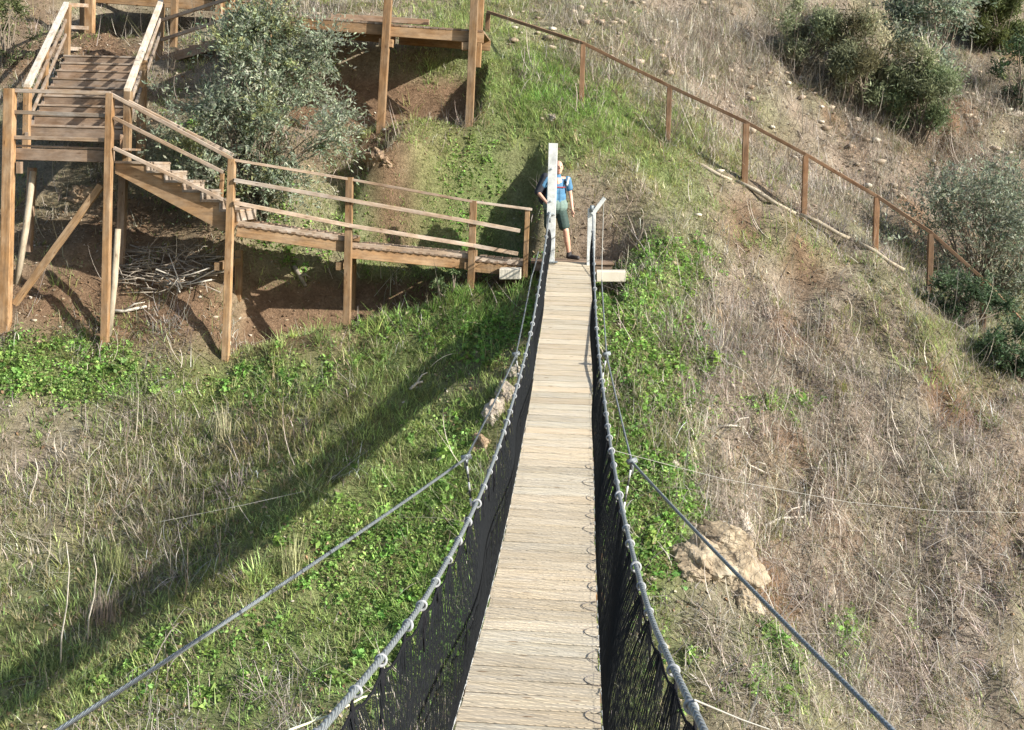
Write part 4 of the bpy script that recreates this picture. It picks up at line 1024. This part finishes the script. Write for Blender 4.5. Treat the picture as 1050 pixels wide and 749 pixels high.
# tall dead stalks on the left slope
for (lab, X, yt, yb) in (('tallest white dead stalk on the left slope', 62, 556, 684), ('shorter white dead stalk right of the tallest one', 90, 568, 655), ('thin pale dead stalk leaning on the far left slope', 30, 470, 520)):
    g_ = ground_at(X, yb); t_ = at(X + 6, yt, g_[1] - .1); mb = MB()
    md = (g_ + t_) / 2 + (.05, 0, 0); mb.tube([g_ - (0, 0, .05), g_ + (md - g_) * .5 + (-.03, 0, 0), md, t_ + (md - t_) * .4 + (.04, 0, 0), t_], [.014, .012, .01, .008, .004], 5)
    tag(mb.build('dead_stalk', 'deadwood', None, True), lab, 'stalk')
def tuft(label, X, Y, n_, L, col, seed):
    g_ = ground_at(X, Y); rs = np.random.default_rng(seed); x_ = g_[0] + rs.normal(0, .1, n_); y_ = g_[1] + rs.normal(0, .06, n_); z_ = height(x_, y_)
    c = np.clip(np.array(col) * np.exp(rs.normal(0, .2, (n_, 1))), 0, .9)
    me = np_mesh('grass_tuft', *blade_arrays(x_, y_, z_, rs.uniform(.5, 1.1, n_) * L, rs.uniform(.008, .014, n_), rs.uniform(-3.1, 3.1, n_), rs.uniform(0, .3, n_), rs.uniform(0, .5, n_), c, 4))
    tag(link('grass_tuft', me, M['straw']), label, 'grass tuft')
tuft('tall pale straw tuft below the bridge shadow beside the left guy cable', 301, 590, 60, .75, (.42, .42, .22), 1)
tuft('straw tuft standing left of the bridge shadow on the slope', 230, 450, 70, .6, (.42, .38, .24), 2)
tuft('green-yellow tuft beside the dead stalks on the left slope', 120, 590, 60, .6, (.3, .32, .14), 3)
tuft('dark mauve-grey dead tuft inside the lower part of the bridge shadow', 105, 640, 90, .55, (.26, .21, .17), 4)

# ------------------------------------------------------------------ person
def remeshed(name, balls, voxel, mat, parent, smooth=4):
    """fuse tapered capsules / ellipsoids into one continuous skin"""
    import bmesh
    bm = bmesh.new()
    for bdef in balls:
        if bdef[0] == 'e':
            _, c, r = bdef[:3]
            mt = Matrix.Translation(Vector(c)) @ Matrix.Diagonal((*r, 1))
            bmesh.ops.create_uvsphere(bm, u_segments=16, v_segments=10, radius=1, matrix=mt)
        else:
            _, p, q, r0, r1 = bdef
            p, q = Vector(p), Vector(q); L = (q - p).length
            nseg = max(2, int(L / (min(r0, r1) * .5)))
            for i in range(nseg + 1):
                t = i / nseg; r = r0 + (r1 - r0) * t
                bmesh.ops.create_uvsphere(bm, u_segments=10, v_segments=7, radius=r, matrix=Matrix.Translation(p.lerp(q, t)))
    me = bpy.data.meshes.new(name); bm.to_mesh(me); bm.free()
    o = bpy.data.objects.new(name, me); COL.objects.link(o)
    md = o.modifiers.new('r', 'REMESH'); md.mode = 'VOXEL'; md.voxel_size = voxel; md.use_smooth_shade = True
    ms = o.modifiers.new('s', 'SMOOTH'); ms.iterations = smooth; ms.factor = .5
    dg_ = bpy.context.evaluated_depsgraph_get(); me2 = bpy.data.meshes.new_from_object(o.evaluated_get(dg_)); me2.name = name
    bpy.data.objects.remove(o); bpy.data.meshes.remove(me)
    me2.materials.clear(); me2.materials.append(M[mat])
    o2 = bpy.data.objects.new(name, me2); COL.objects.link(o2)
    if parent: o2.parent = parent
    return o2
DP = 22.35
fp = at(566, 262, DP); pxo, pyo, pzo = fp[0], DP, ZF + .035
person = empty('person', (pxo, pyo, pzo), 'walker in blue t-shirt, dark shorts and black backpack behind the white post', 'person')
def B(x, y, z): return (x, y, z)       # local: +x to the viewer's right, -y towards the viewer
hipL, hipR = B(-.09, 0, .90), B(.10, 0, .90)
kneeR, ankR = B(.19, -.13, .51), B(.30, -.05, .10)          # leading leg, viewer's right
kneeL, ankL = B(-.08, .02, .50), B(-.06, .20, .10)
shL, shR = B(-.19, .0, 1.42), B(.20, -.01, 1.41)
elR, wrR = B(.285, .01, 1.13), B(.30, -.09, .90)
elL, wrL = B(-.33, -.01, 1.16), B(-.20, -.19, .98)
head = B(.015, -.03, 1.63)
body = [('c', B(0, 0, .93), B(0, 0, 1.12), .135, .125), ('c', B(0, 0, 1.12), B(0, 0, 1.36), .125, .125), ('c', shL, shR, .062, .062), ('c', B(0, .0, 1.40), B(.01, -.02, 1.54), .062, .054),
        ('c', hipL, kneeL, .088, .058), ('c', kneeL, ankL, .056, .036), ('c', hipR, kneeR, .088, .058), ('c', kneeR, B(.235, -.10, .33), .056, .057), ('c', B(.235, -.10, .33), ankR, .056, .036),
        ('c', shR, elR, .050, .038), ('c', elR, wrR, .038, .026), ('c', shL, elL, .050, .038), ('c', elL, wrL, .038, .026),
        ('e', head, (.077, .095, .115)), ('e', (head[0], head[1] - .03, head[2] - .07), (.055, .06, .06)), ('e', (head[0], head[1] - .098, head[2] - .012), (.014, .022, .02)), ('c', (head[0], head[1] - .088, head[2] + .03), (head[0], head[1] - .1, head[2] - .01), .011, .014),
        ('e', (head[0] - .078, head[1] + .01, head[2]), (.012, .02, .032)), ('e', (head[0] + .078, head[1] + .01, head[2]), (.012, .02, .032)), ('e', (head[0], head[1] - .082, head[2] + .034), (.055, .014, .012))]
def hand(wr, dirv, side, curl):
    wr, d = np.array(wr), np.array(dirv) / np.linalg.norm(dirv); s = np.array(side) / np.linalg.norm(side); nn = np.cross(d, s)
    out = [('e', tuple(wr + d * .055), (.034, .034, .040))]
    for k, (o_, L_) in enumerate(((-.03, .068), (-.01, .078), (.01, .073), (.03, .055))):
        b0 = wr + d * .085 + s * o_; m_ = b0 + d * L_ * .5; e_ = m_ + (d * math.cos(curl) + nn * math.sin(curl)) * L_ * .5
        out += [('c', tuple(b0), tuple(m_), .0105, .010), ('c', tuple(m_), tuple(e_), .010, .008)]
    t0 = wr + d * .03 - s * .03; t1 = t0 + d * .035 - s * .022 + nn * .012; out += [('c', tuple(t0), tuple(t1), .013, .011), ('c', tuple(t1), tuple(t1 + d * .03 + nn * .01), .011, .009)]
    return out
body += hand(wrR, (.02, -.15, -1), (0, 1, -.1), .7) + hand(wrL, (.9, -.3, -.4), (0, .4, -.9), .8)
bo = remeshed('body', body, .009, 'skin', person, 3)
shirt = [('e', B(.005, 0, 1.20), (.175, .135, .30)), ('c', B(-.13, 0, 1.38), B(.14, 0, 1.375), .088, .088), ('c', B(-.04, 0, 1.0), B(-.03, 0, 1.2), .15, .15), ('c', B(.05, 0, 1.0), B(.04, 0, 1.2), .15, .15), ('c', shL, (-.245, .0, 1.30), .076, .072), ('c', shR, (.245, -.0, 1.275), .076, .070), ('c', B(0, -.01, 1.40), B(.005, -.015, 1.485), .09, .070)]
remeshed('shirt', shirt, .012, 'shirt', person, 4)
remeshed('shorts', [('c', B(-.05, 0, .90), B(.06, 0, .90), .15, .15), ('c', hipL, B(-.085, .01, .60), .115, .10), ('c', hipR, B(.165, -.09, .60), .115, .105)], .012, 'shorts', person, 4)
remeshed('waist_belt', [('c', B(-.06, .0, .95), B(.07, .0, .95), .168, .168)], .012, 'belt', person, 3)
remeshed('backpack', [('e', B(-.04, .22, 1.22), (.20, .12, .30)), ('e', B(-.14, .2, 1.12), (.13, .1, .2))], .014, 'black', person, 3)
remeshed('sleeve', [('c', B(-.20, .02, 1.43), B(-.325, .01, 1.17), .092, .07)], .010, 'black', person, 3)
for sx in (-1, 1):
    remeshed('strap', [('c', B(sx * .125, .04, 1.475), B(sx * .145, -.105, 1.36), .018, .018), ('c', B(sx * .145, -.105, 1.36), B(sx * .165, -.09, 1.18), .018, .014)], .009, 'black', person, 2)
remeshed('chest_strap', [('c', B(-.11, -.14, 1.27), B(.12, -.14, 1.28), .013, .013)], .008, 'red', person, 1)
remeshed('bottle', [('c', B(.16, -.13, 1.33), B(.185, -.12, 1.45), .022, .02)], .008, 'white', person, 2)
person.scale = (1.07, 1.04, 1.07); person.rotation_euler = (0, .03, .32)
for (an, dx) in ((ankR, .05), (ankL, -.02)):
    z0 = 0.045 if an is ankR else .055
    remeshed('shoe', [('c', (an[0], an[1] + .03, z0), (an[0] + dx + (.07 if an is ankR else 0), an[1] - .16, z0 - .005), .046, .040), ('c', (an[0], an[1], .06), (an[0], an[1], .12), .05, .048)], .010, 'shoe', person, 2)
hr = [('e', (head[0], head[1] + .022, head[2] + .022), (.082, .088, .104)), ]
remeshed('hair', hr, .010, 'hair', person, 2)
for sx in (-1, 1):
    mb = MB(); c = (head[0] + sx * .031, head[1] - .087, head[2] + .012); mb.tube([(c[0], c[1], c[2]), (c[0], c[1] - .008, c[2])], [.011, .006], 8)
    o = mb.build('eye', 'eye', None, True); o.parent = person
mb = MB(); mb.tube([(head[0] - .024, head[1] - .091, head[2] - .058), (head[0], head[1] - .098, head[2] - .061), (head[0] + .024, head[1] - .091, head[2] - .058)], [.004, .008, .004], 6)
o = mb.build('mouth', 'lip', None, True); o.parent = person

scene.cycles.max_bounces = 6; scene.cycles.diffuse_bounces = 3; scene.cycles.transmission_bounces = 3
print('verts', sum(len(m_.vertices) for m_ in bpy.data.meshes))
